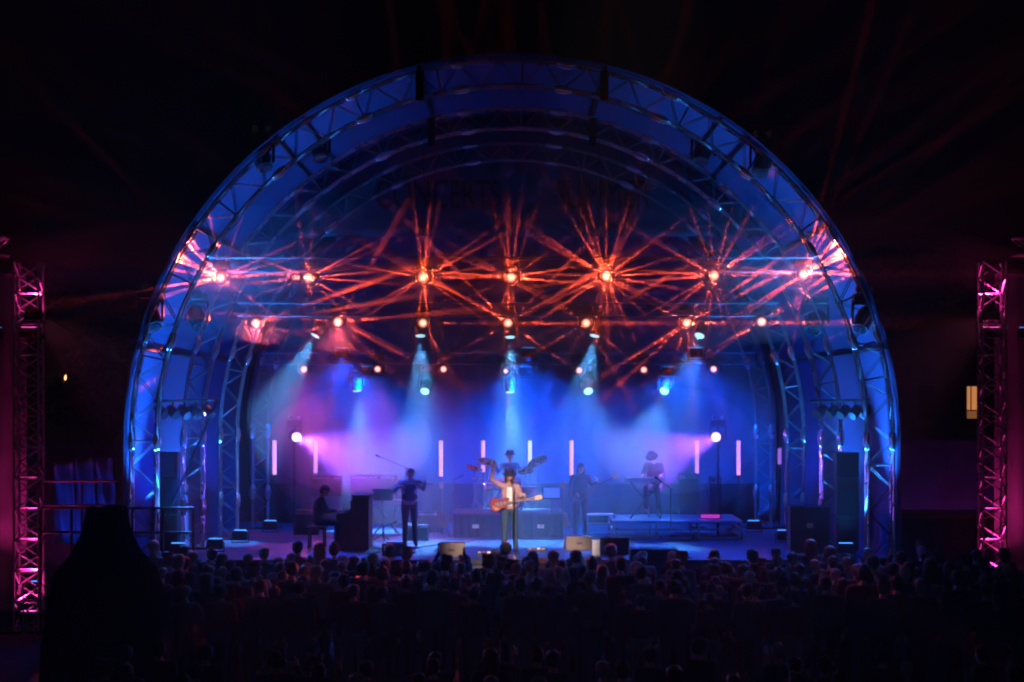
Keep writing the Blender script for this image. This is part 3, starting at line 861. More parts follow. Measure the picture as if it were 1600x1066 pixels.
def hair_mesh(J, mt, style='short', name='hair'):
    V = {k: Vector(v) for k, v in J.items() if isinstance(v, (tuple, list))}
    up = (V['head'] - V['neck']).normalized(); lk = V['look'].normalized(); lk = (lk - up * lk.dot(up)).normalized(); rt = up.cross(lk); H = V['head']
    m = MB()
    def blob(c, sz, n=16, k=10, cut=None):
        v = []; f = []
        for a in range(k + 1):
            th = PI * a / k
            for b in range(n):
                ph = 2 * PI * b / n
                p = Vector((math.sin(th) * math.cos(ph), math.sin(th) * math.sin(ph), math.cos(th)))
                wv = 1 + .045 * math.sin(7 * ph + 3 * th) + .03 * math.sin(13 * ph - 5 * th)
                q = c + rt * p.x * sz[0] * wv + lk * p.y * sz[1] * wv + up * p.z * sz[2] * wv
                v.append(q)
        for a in range(k):
            for b in range(n):
                f.append((a * n + b, a * n + (b + 1) % n, (a + 1) * n + (b + 1) % n, (a + 1) * n + b))
        m.add(v, f)
    blob(H + up * .058 - lk * .018, (.094, .098, .078))
    if style != 'buzz': blob(H + up * .01 - lk * .038, (.092, .076, .095))
    if style == 'long':
        blob(H - up * .07 - lk * .055, (.098, .055, .15))
        for q in (-1, 1): blob(H - up * .06 - lk * .005 + rt * q * .078, (.03, .05, .13), 10, 8)
    if style == 'curly':
        for k in range(16):
            a = k * 2.4; z = math.cos(k * .35)
            blob(H + up * (.05 + .06 * z) - lk * .03 + (rt * math.cos(a) + lk * math.sin(a) * .9) * .075, (.05, .05, .05), 8, 6)
    if style == 'bun': blob(H + up * .12 - lk * .07, (.042, .042, .042), 10, 8)
    if style == 'tail':
        blob(H - up * .02 - lk * .11, (.032, .03, .09), 10, 8)
    o = m.build(name, mt, smooth=True)
    return o
def hat_mesh(J, mt, style='brim', name='hat'):
    V = {k: Vector(v) for k, v in J.items() if isinstance(v, (tuple, list))}
    up = (V['head'] - V['neck']).normalized(); lk = V['look'].normalized(); lk = (lk - up * lk.dot(up)).normalized(); rt = up.cross(lk); H = V['head']
    q = Matrix((rt, lk, up)).transposed().to_quaternion() if rt.cross(lk).dot(up) > 0 else Matrix((-rt, lk, up)).transposed().to_quaternion()
    m = MB()
    if style == 'brim':
        m.lathe([(.150, .052), (.155, .058), (.115, .064), (.102, .07), (.098, .13), (.085, .165), (.03, .158)], 20, H, q)
    else:
        m.lathe([(.101, .045), (.103, .06), (.095, .105), (.06, .14), (.01, .15)], 18, H, q)
        m.prism([(-.07, 0), (-.06, .07), (-.02, .1), (.02, .1), (.06, .07), (.07, 0)], .012, Matrix.Translation(H + up * .062 + lk * .088) @ Matrix((rt, -up, lk)).transposed().to_4x4())
    return m.build(name, mt, smooth=False)
def person(loc, rz, J, mats, label, group=None, hair=None, hat=None, beard=None, vox=.012, **kw):
    me = body_mesh(J, mats, vox, **kw); me.name = 'person'
    o = bpy.data.objects.new('person', me); col.objects.link(o)
    o.location = loc; o.rotation_euler = (0, 0, rz)
    tag(o, label, 'person', group)
    if hair:
        h = hair_mesh(J, hair[0], hair[1]); h.parent = o
    if hat:
        h = hat_mesh(J, hat[0], hat[1]); h.parent = o
    return o

GP = 'musicians on the stage'
def fpt(px, py, z=1.5):
    d = floor_d(py, z); p = P(px, py, d); return Vector((p.x, p.y, z))

# singer
J = stand_pose()
J.update(elR=(-.40, -.04, 1.60), wrR=(-.335, -.10, 1.85), hdR=(.05, -.1, 1), palR=(.2, -1, 0), curlR=.15, shR=(-.18, 0, 1.45),
         elL=(.27, .0, 1.17), wrL=(.335, -.21, 1.22), hdL=(-.1, -.75, .45), palL=(-1, -.1, .1), curlL=.8,
         kneeL=(.115, -.03, .5), ankL=(.14, .03, .09), toeL=(.19, -.12, .035), ankR=(-.12, .02, .09), toeR=(-.17, -.13, .035), head=(.0, -.03, 1.65), look=(.12, -1, .1))
SG = fpt(796, 863)
person(SG, 0, J, [SKIN, PINKS, JEANS, SHOE], 'singer in hat and pale open shirt, right arm raised, wearing a red guitar', GP, hair=(HAIRB, 'long'), hat=(HATM, 'brim'), loose=.018)
tee = MB()
tee.prism([(-.055, 1.02), (.06, 1.02), (.062, 1.2), (.058, 1.42), (-.055, 1.42), (-.062, 1.2)], .03, Matrix.Translation((0, -.122, 0)), bev=.1)
sc = [o for o in col.objects if o.name.startswith('person')][-1]
tee.build('white_tee', WTEE, sc)

def guitar(loc, rot, bodym, label, scale=1.0, bass=False):
    g = empty('electric_guitar' if not bass else 'bass_guitar', loc, label, 'guitar', 'guitars worn by the band')
    g.rotation_euler = rot; g.scale = (scale,) * 3
    # body outline, neck along +X
    up = [(.17, .035), (.20, .075), (.17, .11), (.11, .125), (.05, .11), (0, .10), (-.06, .125), (-.13, .165), (-.21, .155), (-.255, .08), (-.265, 0)]
    dn = [(-.255, -.08), (-.21, -.155), (-.13, -.165), (-.06, -.125), (0, -.10), (.05, -.105), (.10, -.10), (.13, -.07), (.12, -.035)]
    MB().prism(up + dn, .048, bev=.05).build('body', bodym, g)
    L = .62 if not bass else .80
    nk = MB(); nk.cbox((.12 + L / 2, -.028, 0), (L, .022, .052), bev=.006); nk.build('neck', MAPLE, g)
    fb = MB(); fb.cbox((.10 + L / 2, -.0425, 0), (L + .05, .006, .048)); fb.build('fretboard', WOOD, g)
    hs = MB(); hs.prism([(.12 + L, -.026), (.15 + L, -.05), (.28 + L, -.052), (.30 + L, 0), (.28 + L, .052), (.15 + L, .05), (.12 + L, .026)], .018, Matrix.Translation((0, -.022, 0))); hs.build('headstock', MAPLE, g)
    tu = MB()
    for k in range(3):
        for s in (-1, 1): tu.tube((.17 + L + k * .04, -.03, s * .045), (.17 + L + k * .04, -.03, s * .075), .008, 6)
    tu.build('tuner', CHROME, g)
    pk = MB()
    for x in (-.01, .07): pk.cbox((x, -.03, 0), (.035, .014, .08), bev=.004)
    pk.build('pickup', CHROME, g)
    br = MB(); br.cbox((-.09, -.03, 0), (.02, .016, .09)); br.cbox((-.14, -.03, 0), (.015, .014, .09)); br.build('bridge', CHROME, g)
    stg = MB()
    for k in range(6): stg.tube((-.14, -.041, -.025 + k * .01), (.14 + L, -.046, -.02 + k * .008), .0012, 3)
    stg.build('string', CHROME, g)
    kn = MB()
    for x, z in ((-.15, -.09), (-.19, -.05), (-.11, -.11)): kn.lathe([(.012, 0), (.011, .018)], 10, (x, -.022, z), Vector((0, -1, 0)).to_track_quat('Z', 'Y'))
    kn.build('knob', BRASS, g)
    return g
guitar(SG + Vector((-.17, -.21, 1.07)), (R(-6), R(-9), R(8)), REDG, 'red electric guitar with maple neck worn by the singer', .98)

# bass player
J = stand_pose()
J.update(elR=(-.27, -.02, 1.17), wrR=(-.16, -.22, 1.05), hdR=(.7, -.2, -.5), palR=(0, 1, -.3), curlR=.5, elL=(.30, -.03, 1.22), wrL=(.36, -.24, 1.32), hdL=(-.1, -.4, .8), palL=(-1, .2, 0), curlL=.8,
         head=(0, -.05, 1.63), look=(.1, -1, -.35))
BS = fpt(907, 838)
person(BS, R(8), J, [SKIN, DARKS, CHARC, SHOE], 'long haired bass player in dark clothes standing right of the drums', GP, hair=(HAIRD, 'long'), loose=.022)
guitar(BS + Vector((-.05, -.22, 1.04)), (R(-5), R(-24), R(10)), TOLEX, 'dark bass guitar with raised neck held by the long haired player', .98, True)

# fiddler
J = stand_pose()
J.update(head=(.03, -.03, 1.62), look=(.5, -1, -.3), elL=(.32, -.16, 1.30), wrL=(.36, -.36, 1.40), hdL=(.2, -.3, .6), palL=(-1, 0, .3), curlL=.7,
         elR=(-.36, -.12, 1.25), wrR=(-.22, -.34, 1.36), hdR=(.9, -.3, .1), palR=(0, .1, -1), curlR=.6, kneeL=(.11, -.02, .5), ankL=(.13, .03, .09), toeL=(.16, -.12, .035))
FD = fpt(640, 853)
person(FD, 0, J, [SKIN, PALES, CHECK, SHOE], 'fiddler in pale shirt and dark waistcoat playing with both elbows out', GP, hair=(HAIRD, 'short'), loose=.024)
fdo = [o for o in col.objects if o.name.startswith('person')][-1]
vs = MB(); vs.lathe([(.118, .98), (.128, 1.06), (.122, 1.2), (.13, 1.33), (.10, 1.40)], 18, (0, 0, 0))
for i, p in enumerate(vs.v): vs.v[i] = (p[0] * 1.42, p[1] * 1.08 , p[2])
vs.build('waistcoat', VEST, fdo, smooth=True)
vl = empty('fiddle', FD + Vector((.20, -.22, 1.47)), 'wooden fiddle tucked under the chin of the pale shirted player', 'violin')
vl.rotation_euler = (R(70), R(6), R(-38))
up = [(.10, .05), (.14, .075), (.17, .05), (.175, 0)]
ol = [(.175, 0), (.165, .055), (.12, .08), (.075, .07), (.04, .052), (0, .052), (-.04, .07), (-.08, .10), (-.14, .10), (-.175, .06), (-.18, 0)]
ol = ol + [(x, -z) for x, z in reversed(ol[1:-1])]
MB().prism(ol, .036, bev=.06).build('body', WOOD, vl)
MB().cbox((.26, -.02, 0), (.26, .02, .024), bev=.004).build('neck', WOOD, vl)
MB().lathe([(.012, -.02), (.022, -.01), (.022, .01), (.012, .02)], 12, (.40, -.015, 0)).build('scroll', WOOD, vl)
MB().cbox((.05, -.024, 0), (.012, .03, .04)).build('bridge', MAPLE, vl)
bw = empty('fiddle_bow', FD + Vector((-.22, -.36, 1.40)), 'thin bow held in the right hand of the fiddler', 'bow')
bw.rotation_euler = (0, R(-14), R(8))
MB().tube((-.06, 0, 0), (.62, 0, .0), .005, 6).build('stick', WOOD, bw)
MB().tube((-.02, 0, -.022), (.60, 0, -.012), .003, 4).build('hair_ribbon', IVORY, bw)

# keyboard player seated left, facing +x
def seat_pose(seat=.50):
    J = stand_pose()
    d = seat + .09 - .93
    for k in ('pel', 'waist', 'chest', 'neck', 'head', 'shL', 'shR', 'elL', 'elR', 'wrL', 'wrR', 'hipL', 'hipR'):
        v = J[k]; J[k] = (v[0], v[1], v[2] + d)
    J.update(kneeL=(.14, -.44, seat + .06), kneeR=(-.14, -.44, seat + .06), ankL=(.15, -.42, .09), ankR=(-.15, -.42, .09), toeL=(.16, -.58, .035), toeR=(-.16, -.58, .035))
    return J
J = seat_pose(.50)
J.update(neck=(0, -.07, 1.12), head=(0, -.14, 1.27), look=(0, -1, -.35), chest=(0, -.03, .96), shL=(.17, -.06, 1.07), shR=(-.17, -.06, 1.07),
         elL=(.22, -.18, .83), elR=(-.22, -.18, .83), wrL=(.17, -.42, .84), wrR=(-.17, -.42, .84), hdL=(0, -1, -.1), hdR=(0, -1, -.1), palL=(0, 0, -1), palR=(0, 0, -1), curlL=.4, curlR=.4)
KP = fpt(497, 856)
person(KP, R(90), J, [SKIN, CHARC, CHARC, SHOE], 'pianist in black sitting side on at the upright piano', GP, hair=(HAIRD, 'short'), hat=(HATM, 'cap'), loose=.024)
bn = empty('piano_bench', KP + Vector((-.02, .0, 0)), 'low black bench under the pianist', 'bench')
MB().cbox((0, 0, .455), (.42, .62, .07), bev=.015).build('seat', TOLEX, bn)
for x in (-.17, .17):
    for y in (-.26, .26): MB().tube((x, y, 0), (x * .95, y * .95, .42), .02, 8).build('leg', WOOD, bn)
pn = empty('upright_piano', KP + Vector((.78, 0, 0)), 'dark wooden upright piano seen from its end, left of the fiddler', 'piano')
pm = MB(); pm.cbox((.22, 0, .60), (.36, 1.42, 1.16), bev=.02); pm.build('case', WOOD, pn)
MB().cbox((.22, 0, 1.20), (.42, 1.5, .035), bev=.01).build('lid', WOOD, pn)
for y in (-.73, .73):
    k = MB(); k.prism([(-.30, 0.0), (.40, 0.0), (.40, 1.17), (.05, 1.17), (-.02, .84), (-.32, .80), (-.32, .60), (-.24, .55)], .035, Matrix.Translation((0, y, 0)), bev=.01); k.build('side_panel', WOOD, pn)
MB().cbox((-.12, 0, .68), (.36, 1.40, .09), bev=.01).build('keybed', WOOD, pn)
ky = MB()
for k in range(40): ky.cbox((-.20, -.66 + k * .0338, .735), (.14, .030, .02))
ky.build('keys', IVORY, pn)
MB().cbox((-.02, 0, .95), (.02, .7, .22), rot=Matrix.Rotation(R(-14), 3, 'Y')).build('music_desk', WOOD, pn)
pd = MB()
for y in (-.08, .0, .08): pd.cbox((-.02, y, .07), (.12, .03, .012))
pd.build('pedal', BRASS, pn)

# drummer, drums
dz = 2.08
dr = MB(); 
drz = P(0, 841, floor_d(841)).y
riser = empty('drum_riser', (X(794, 53.6), drz + 1.15, 1.5), 'low black drum riser in the middle of the stage', 'riser')
MB().cbox((0, 0, .555), (2.62, 2.3, .05)).build('top', TOLEX, riser)
v = []; f = []; sk_ = MB()
for sx, sy, ex, ey in ((-1.29, -1.13, 1.29, -1.13), (-1.29, -1.13, -1.29, 1.1), (1.29, -1.13, 1.29, 1.1)):
    b0 = len(v)
    for i in range(41):
        t = i / 40; wv = .012 * math.sin(i * 2.2)
        x = sx + (ex - sx) * t; y = sy + (ey - sy) * t
        nx_, ny_ = (0, -1) if sy == ey else ((-1 if sx < 0 else 1), 0)
        for z in (0.005, .53): v.append((x + nx_ * wv, y + ny_ * wv, z))
    for i in range(40): f.append((b0 + i * 2, b0 + i * 2 + 2, b0 + i * 2 + 3, b0 + i * 2 + 1))
sk_.add(v, f); sk_.build('skirt', BLACKC, riser)
for px in (743, 845):
    p = P(px, 823, 53.5); h = MB(); h.cbox((p.x - riser.location.x, -1.16, p.z - 1.5), (.16, .02, .09), bev=.004); h.build('handle', ALU, riser)
DZ = 1.5 + .58
kit = empty('drum_kit', (X(794, 54.6), drz + 1.1, DZ), 'drum kit with raised cymbals on the black riser behind the singer', 'drum kit')
def drum(c, r, h, axis, name):
    q = Vector(axis).to_track_quat('Z', 'Y')
    d = MB().lathe([(r, -h / 2), (r, h / 2)], 28, c, q).build(name, SHELL, kit, smooth=False)
    s = MB(); s.lathe([(r * .985, h / 2 + .002), (r * .98, h / 2 + .006)], 28, c, q); s.build('skin', SKINHEAD, d)
    h_ = MB()
    for z in (-h / 2, h / 2 - .01): h_.lathe([(r + .008, z - .012), (r + .012, z), (r + .008, z + .015)], 28, c, q)
    h_.build('hoop', CHROME, d)
drum((0, -.35, .28), .28, .40, (0, -1, 0), 'kick_drum')
drum((-.17, -.32, .68), .14, .2, (0, -.35, 1), 'tom')
drum((.17, -.32, .68), .15, .21, (0, -.35, 1), 'tom')
drum((.50, .0, .42), .2, .36, (0, 0, 1), 'floor_tom')
drum((-.42, .02, .60), .18, .14, (0, -.1, 1), 'snare_drum')
for c, tlt, r in (((-.82, -.15, 1.06), (.25, -.3, 1), .22), ((-.50, -.35, 1.22), (.2, -.45, 1), .24), ((.70, -.25, 1.22), (-.45, -.5, 1), .26), ((.42, -.45, 1.0), (-.1, -.5, 1), .2), ((-.78, .05, .80), (0, 0, 1), .18)):
    q = Vector(tlt).to_track_quat('Z', 'Y')
    MB().lathe([(r, -.012), (r * .6, -.002), (.05, .008), (.045, .022), (.012, .03)], 28, c, q).build('cymbal', BRASS, kit)
    s = MB(); s.tube((c[0], c[1] + .02, .25), c, .011, 6)
    for a in range(3): s.tube((c[0], c[1] + .02, .28), (c[0] + .2 * math.cos(a * 2.1), c[1] + .2 * math.sin(a * 2.1), .01), .009, 5)
    s.build('cymbal_stand', CHROME, kit)
J = seat_pose(.52)
J.update(elL=(.30, -.12, .92), wrL=(.34, -.36, 1.02), hdL=(.2, -.8, .4), palL=(0, 0, -1), curlL=.9, elR=(-.30, -.1, .92), wrR=(-.34, -.34, 1.10), hdR=(0, -.8, .5), palR=(0, 0, -1), curlR=.9, kneeL=(.22, -.40, .58), kneeR=(-.22, -.40, .58), ankL=(.25, -.38, .09), ankR=(-.25, -.38, .09), toeL=(.27, -.55, .035), toeR=(-.27, -.55, .035))
DP = Vector((X(797, 55.3), drz + 1.75, DZ))
person(DP, 0, J, [SKIN, BLUES, CHARC, SHOE], 'drummer in hat half hidden behind the singer', GP, hair=(HAIRD, 'short'), hat=(HATM, 'brim'))
stl = empty('drum_stool', DP, 'round black stool under the drummer', 'stool')
MB().lathe([(.16, .42), (.18, .45), (.18, .50), (.15, .515)], 20).build('seat', TOLEX, stl)
m = MB(); m.tube((0, 0, .12), (0, 0, .43), .02, 8)
for a in range(3): m.tube((0, 0, .2), (.24 * math.cos(a * 2.1), .24 * math.sin(a * 2.1), .01), .012, 6)
m.build('leg', CHROME, stl)

# right riser with keyboard player
rl = fpt(1059, 845)
rs = empty('keyboard_riser', (rl.x, rl.y + 1.3, 1.5), 'wide low platform with lit edge rails on the right of the stage', 'riser')
MB().cbox((0, 0, .44), (3.05, 2.6, .06), bev=.01).build('top', PALEPLY, rs)
fr = MB()
for z in (.06, .26): fr.cbox((0, -1.28, z), (3.05, .05, .05)); fr.cbox((-1.5, 0, z), (.05, 2.5, .05)); fr.cbox((1.5, 0, z), (.05, 2.5, .05))
fr.build('rail', ALU, rs)
for x in (-1.5, -.5, .5, 1.5):
    for y in (-1.25, 1.2): MB().tube((x, y, 0), (x, y, .41), .03, 8).build('leg', ALU, rs)
sl = fpt(944, 843)
stp = empty('stage_steps', (sl.x - .05, sl.y + .8, 1.5), 'short stack of pale steps at the left end of the right platform', 'steps')
for k in range(3):
    MB().cbox((0, -.35 + k * .28, .11 + k * .21), (.62, .30, .04), bev=.005).build('tread', WHITE if k == 2 else PALEPLY, stp)
sd = MB()
for x in (-.32, .32): sd.prism([(x, 0), (x + .001, 0)], .01) if False else sd.cbox((x, -.05, .27), (.025, .86, .54))
sd.build('side_panel', ALU, stp)
KD = 54.0
kx = X(1016, KD)
kb = empty('stage_keyboard', (X(1008, 53.6), 3.55, 1.97), 'slim silver keyboard on a stand on the right platform', 'keyboard')
MB().cbox((0, 0, .92), (.98, .32, .10), bev=.015).build('case', SHELL, kb)
MB().cbox((0, -.13, .98), (.9, .10, .012)).build('keys', IVORY, kb)
m = MB()
for s in (-1, 1):
    m.tube((s * .35, -.05, .86), (-s * .35, -.05, .02), .02, 6); m.tube((s * .35, -.2, .02), (s * .35, .2, .02), .018, 6); m.tube((s * .35, -.2, .87), (s * .35, .2, .87), .018, 6)
m.build('stand', BLACKM, kb)
J = seat_pose(.66)
for k in ('ankL', 'ankR'): J[k] = (J[k][0], -.30, .20)
for k in ('toeL', 'toeR'): J[k] = (J[k][0], -.45, .16)
J.update(neck=(0, -.12, 1.29), head=(-.02, -.22, 1.42), look=(-.5, -1, -.45), chest=(0, -.05, 1.12), shL=(.17, -.10, 1.24), shR=(-.17, -.10, 1.24), elL=(.24, -.2, 1.02), elR=(-.25, -.22, 1.02), wrL=(.20, -.42, 1.02), wrR=(-.22, -.42, 1.02), hdL=(0, -1, -.1), hdR=(0, -1, -.1), palL=(0, 0, -1), palR=(0, 0, -1), curlL=.4, curlR=.4)
kpz = Vector((X(1022, 54.2), 4.1, 1.97))
person(kpz, R(-12), J, [SKIN, CHARC, CHARC, SHOE], 'keyboard player in flat cap leaning over keys on the right platform', GP, hair=(HAIRD, 'short'), hat=(HATM, 'brim'), loose=.024)
s2_ = empty('keyboard_stool', kpz, 'tall stool under the keyboard player', 'stool')
MB().lathe([(.16, .58), (.18, .61), (.18, .655), (.15, .665)], 20).build('seat', TOLEX, s2_)
for a in range(4): MB().tube((.1 * math.cos(a * 1.57 + .8), .1 * math.sin(a * 1.57 + .8), .58), (.2 * math.cos(a * 1.57 + .8), .2 * math.sin(a * 1.57 + .8), 0), .014, 6).build('leg', CHROME, s2_)

# amplifiers, boxes
def amp(loc, w_, h_, d_, label, name='guitar_amplifier', legs=0, mt=None, cat='amplifier', group=None):
    a = empty(name, loc, label, cat, group)
    MB().cbox((0, 0, legs + h_ / 2), (w_, d_, h_), bev=.015).build('cabinet', mt or TOLEX, a)
    MB().cbox((0, -d_ / 2 - .004, legs + h_ * .42), (w_ * .9, .012, h_ * .72), bev=.004).build('grille', GRILL, a)
    c = MB(); c.cbox((0, -d_ / 2 - .004, legs + h_ * .88), (w_ * .9, .01, h_ * .12)); c.build('control_panel', ALU, a)
    k = MB()
    for i in range(6): k.lathe([(.012, 0), (.01, .015)], 8, (-w_ * .35 + i * w_ * .12, -d_ / 2 - .009, legs + h_ * .88), Vector((0, -1, 0)).to_track_quat('Z', 'Y'))
    k.build('knob', BLACKM, a)
    MB().cbox((0, 0, legs + h_ + .012), (.2, .03, .02)).build('handle', BLACKM, a)
    if legs:
        for sx in (-1, 1):
            for sy in (-1, 1): MB().tube((sx * w_ * .46, sy * d_ * .4, 0), (sx * w_ * .46, sy * d_ * .4, legs), .02, 6).build('leg', CHROME, a)
    return a
GA = 'amplifiers and cabinets behind the band'
q = P(511, 775, 55.8); t_ = P(535, 742, 55.8)
amp((q.x, q.y, 1.5), .74, t_.z - q.z, .4, 'square dark amplifier raised behind the pianist', legs=q.z - 1.5, group=GA)
q = P(584, 772, 55.4); t_ = P(620, 742, 55.4)
amp((q.x, q.y, 1.5), 1.14, t_.z - q.z, .4, 'long dark amplifier on tall legs behind the piano', legs=q.z - 1.5, group=GA)
q = fpt(672, 832); amp(q, .62, .52, .3, 'small dark combo amplifier on the floor right of the fiddler', group=GA)
q = P(1075, 752, 55.5); amp((q.x, q.y, 1.97), .5, .75, .4, 'tall dark cabinet behind the keyboard player', legs=.25, group=GA)
q = P(1098, 800, 55.8); amp((q.x + .3, q.y, 1.97), .3, .9, .4, 'narrow dark cabinet at the right end of the platform', group=GA)

def wedge(loc, rz, mt, label, w_=.58, h_=.29):
    a = empty('stage_monitor', loc, label, 'stage monitor', 'wedge monitors along the stage edge', rz)
    o = MB(); o.prism([(-.2, 0), (.2, 0), (.2, h_ * .35), (-.02, h_), (-.17, h_)], w_, Matrix.Rotation(R(90), 4, 'Z'))
    o.build('cabinet', mt, a)
    MB().cbox((0, .10, h_ * .68), (w_ * .88, .02, .26), rot=Matrix.Rotation(R(38), 3, 'X')).build('grille', GRILL, a)
    MB().cbox((0, -.202, h_ * .5), (.12, .01, .03)).build('handle', BLACKM, a)
    return a
wedge(fpt(706, 869), 0, TAN, 'tan covered wedge monitor at the front edge, left of the singer')
wedge(fpt(903, 858), R(8), TAN, 'tan covered wedge monitor on the floor, right of the singer')
wedge(fpt(960, 866), 0, TOLEX, 'dark wedge monitor beside the small white box', .62, .36)
wedge(fpt(618, 868), R(-12), TOLEX, 'dark wedge monitor in front of the fiddler', .5, .26)
q = fpt(931, 868)
wb = empty('white_box', q, 'small upright white box at the stage edge beside the dark monitor', 'box')
MB().cbox((0, 0, .16), (.16, .2, .32), bev=.01).build('body', WHITE, wb); MB().cbox((0, 0, .325), (.17, .21, .02), bev=.005).build('lid', WHITE, wb)
# subwoofers on the ground before the stage
for px, lb in ((1021, 'large black subwoofer on the ground before the right of the stage'),):
    q = P(px, 856, 46.3)
    s_ = empty('subwoofer', (q.x, q.y, 0), lb, 'subwoofer')
    for k in range(2):
        MB().cbox((0, 0, q.z / 2 * (k + .5)), (.98, .7, q.z / 2 - .01), bev=.02).build('cabinet', TOLEX, s_)
        MB().cbox((0, -.355, q.z / 2 * (k + .5)), (.88, .02, q.z / 2 - .12), bev=.01).build('grille', GRILL, s_)
# pedals and small stuff
for px, py, lb in ((760, 868, 'flat black pedalboard left of the singer'), (838, 862, 'flat dark pedalboard right of the singer')):
    b = empty('pedalboard', fpt(px, py), lb, 'pedalboard')
    MB().cbox((0, 0, .03), (.42, .24, .04), bev=.008, rot=Matrix.Rotation(R(8), 3, 'X')).build('board', BLACKM, b)
    for k in range(4): MB().cbox((-.15 + k * .1, 0, .068), (.07, .12, .035), bev=.006).build('pedal', (SHELL, REDG, WHITE, BRASS)[k], b)
def mic_stand(loc, h, boom, label, group='microphone stands on the stage', n=True):
    a = empty('microphone_stand', loc, label, 'microphone stand', group)
    MB().lathe([(.13, 0), (.13, .012), (.03, .02)], 18).build('base', BLACKM, a)
    MB().tube((0, 0, 0), (0, 0, h), .011, 8).build('pole', CHROME, a)
    tip = Vector((0, 0, h))
    if boom is not None:
        tip = Vector((boom[0], boom[1], h + boom[2])); MB().tube((-boom[0] * .25, -boom[1] * .25, h - boom[2] * .25), tip, .008, 6).build('boom', BLACKM, a)
        dr_ = Vector(boom).normalized()
    else: dr_ = Vector((0, .5, .8))
    mc = MB(); mc.lathe([(.011, -.14), (.017, -.03), (.026, -.01), (.028, .02), (.015, .045)], 12, tip + dr_ * .12, dr_.to_track_quat('Z', 'Y')); mc.build('microphone', BLACKM, a)
    return a
mic_stand(SG + Vector((.11, -.42, 0)), 1.42, (-.05, .22, .10), 'black microphone stand directly in front of the singer')
mic_stand(FD + Vector((-.12, -.2, 0)) + Vector((0, .9, 0)), 1.75, (-.55, .1, .22), 'tall boom stand reaching left above the fiddler')
mic_stand(fpt(708, 838), 1.35, (.1, 0, .05), 'slim silver microphone stand between the fiddler and drums')
mic_stand(fpt(1048, 838, 1.97) , 1.0, (-.2, .1, .15), 'short microphone stand on the platform right of the keyboard')
mic_stand(fpt(895, 846), 1.45, (.15, .12, .08), 'microphone stand at the left shoulder of the bass player')
mic_stand(fpt(600, 858), .5, (.15, .12, .05), 'knee high microphone stand between piano and fiddler')
# cables on the floor
random.seed(3)
for k, (a, b, lb) in enumerate((((560, 868), (690, 850), 'black cable snaking from the piano to the left wedge monitor'), ((820, 866), (880, 846), 'black cable on the lit floor right of the singer'), ((640, 858), (740, 846), 'black cable behind the left wedge monitor'))):
    A = fpt(*a); B = fpt(*b); pts = []
    for i in range(25):
        t = i / 24; p = A.lerp(B, t); pts.append(p + Vector((.1 * math.sin(t * 9 + k), .12 * math.sin(t * 7 + 2 * k), .012)))
    c_ = MB().path(pts, .010, 5).build('cable', TOLEX); tag(c_, lb, 'cable')
# more gear around the band
def music_stand(loc, rz, label):
    a = empty('music_stand', loc, label, 'music stand', 'music stands', rz)
    MB().tube((0, 0, .05), (0, 0, 1.0), .012, 6).build('pole', BLACKM, a)
    m = MB()
    for k in range(3): m.tube((0, 0, .15), (.22 * math.cos(k * 2.09), .22 * math.sin(k * 2.09), .01), .009, 5)
    m.build('foot', BLACKM, a)
    MB().cbox((0, .02, 1.08), (.46, .02, .30), rot=Matrix.Rotation(R(-22), 3, 'X')).build('desk', BLACKM, a)
    MB().cbox((.0, .0, 1.09), (.38, .006, .25), rot=Matrix.Rotation(R(-22), 3, 'X')).build('sheet', WHITE, a)
music_stand(fpt(598, 845), R(170), 'music stand with white sheets between the piano and fiddler')
music_stand(fpt(862, 842), R(0), 'music stand at the right front of the drum riser')
q = fpt(612, 838)
k2 = empty('organ_keyboard', q + Vector((-.15, .5, 0)), 'small keyboard on crossed legs between the piano and fiddler', 'keyboard')
MB().cbox((0, 0, .80), (.80, .32, .11), bev=.015).build('case', SHELL, k2); MB().cbox((0, -.12, .862), (.74, .10, .012)).build('keys', IVORY, k2)
m = MB()
for s in (-1, 1): m.tube((s * .3, 0, .74), (-s * .3, 0, .02), .018, 6); m.tube((s * .3, -.18, .02), (s * .3, .18, .02), .016, 6)
m.build('stand', BLACKM, k2)
def guitar_on_stand(loc, mt, label):
    g_ = guitar(loc + Vector((0, 0, .42)), (R(-12), R(-90), 0), mt, label, .95)
    a = empty('guitar_stand', loc, 'folding stand under the ' + label, 'guitar stand', 'guitar stands')
    m = MB(); m.tube((0, .12, .5), (-.2, -.15, 0), .01, 6); m.tube((0, .12, .5), (.2, -.15, 0), .01, 6); m.tube((0, .12, .5), (0, .3, 0), .01, 6)
    m.tube((-.13, -.06, .14), (.13, -.06, .14), .012, 6); m.build('frame', BLACKM, a)
guitar_on_stand(fpt(690, 836), WOOD, 'brown guitar standing beside the silver microphone stand')
guitar_on_stand(fpt(880, 836), MAPLE, 'pale guitar standing at the right end of the drum riser')
q = fpt(652, 846); amp(q + Vector((0, .3, 0)), .5, .38, .28, 'little combo amplifier just behind the fiddler', mt=SHELL, group=GA)
q = P(480, 790, 55); amp((q.x, q.y, 1.5), .6, .6, .4, 'dark amplifier on the floor behind the pianist', group=GA)
random.seed(5)
# magenta lit monitor and blue case at the right
q = fpt(1110, 826, 1.97)
mo = empty('side_lamp', Vector((X(1108, 53.6), 3.3, 1.97)), 'small magenta lit batten on the right end of the platform', 'stage light')
MB().cbox((0, 0, .07), (.5, .1, .12), bev=.01).build('body', HOUSING, mo)
MB().box((-.22, -.056, .03), (.22, -.052, .11)).build('lens', emit('batten_glow', (1, .05, .6), .6), mo)

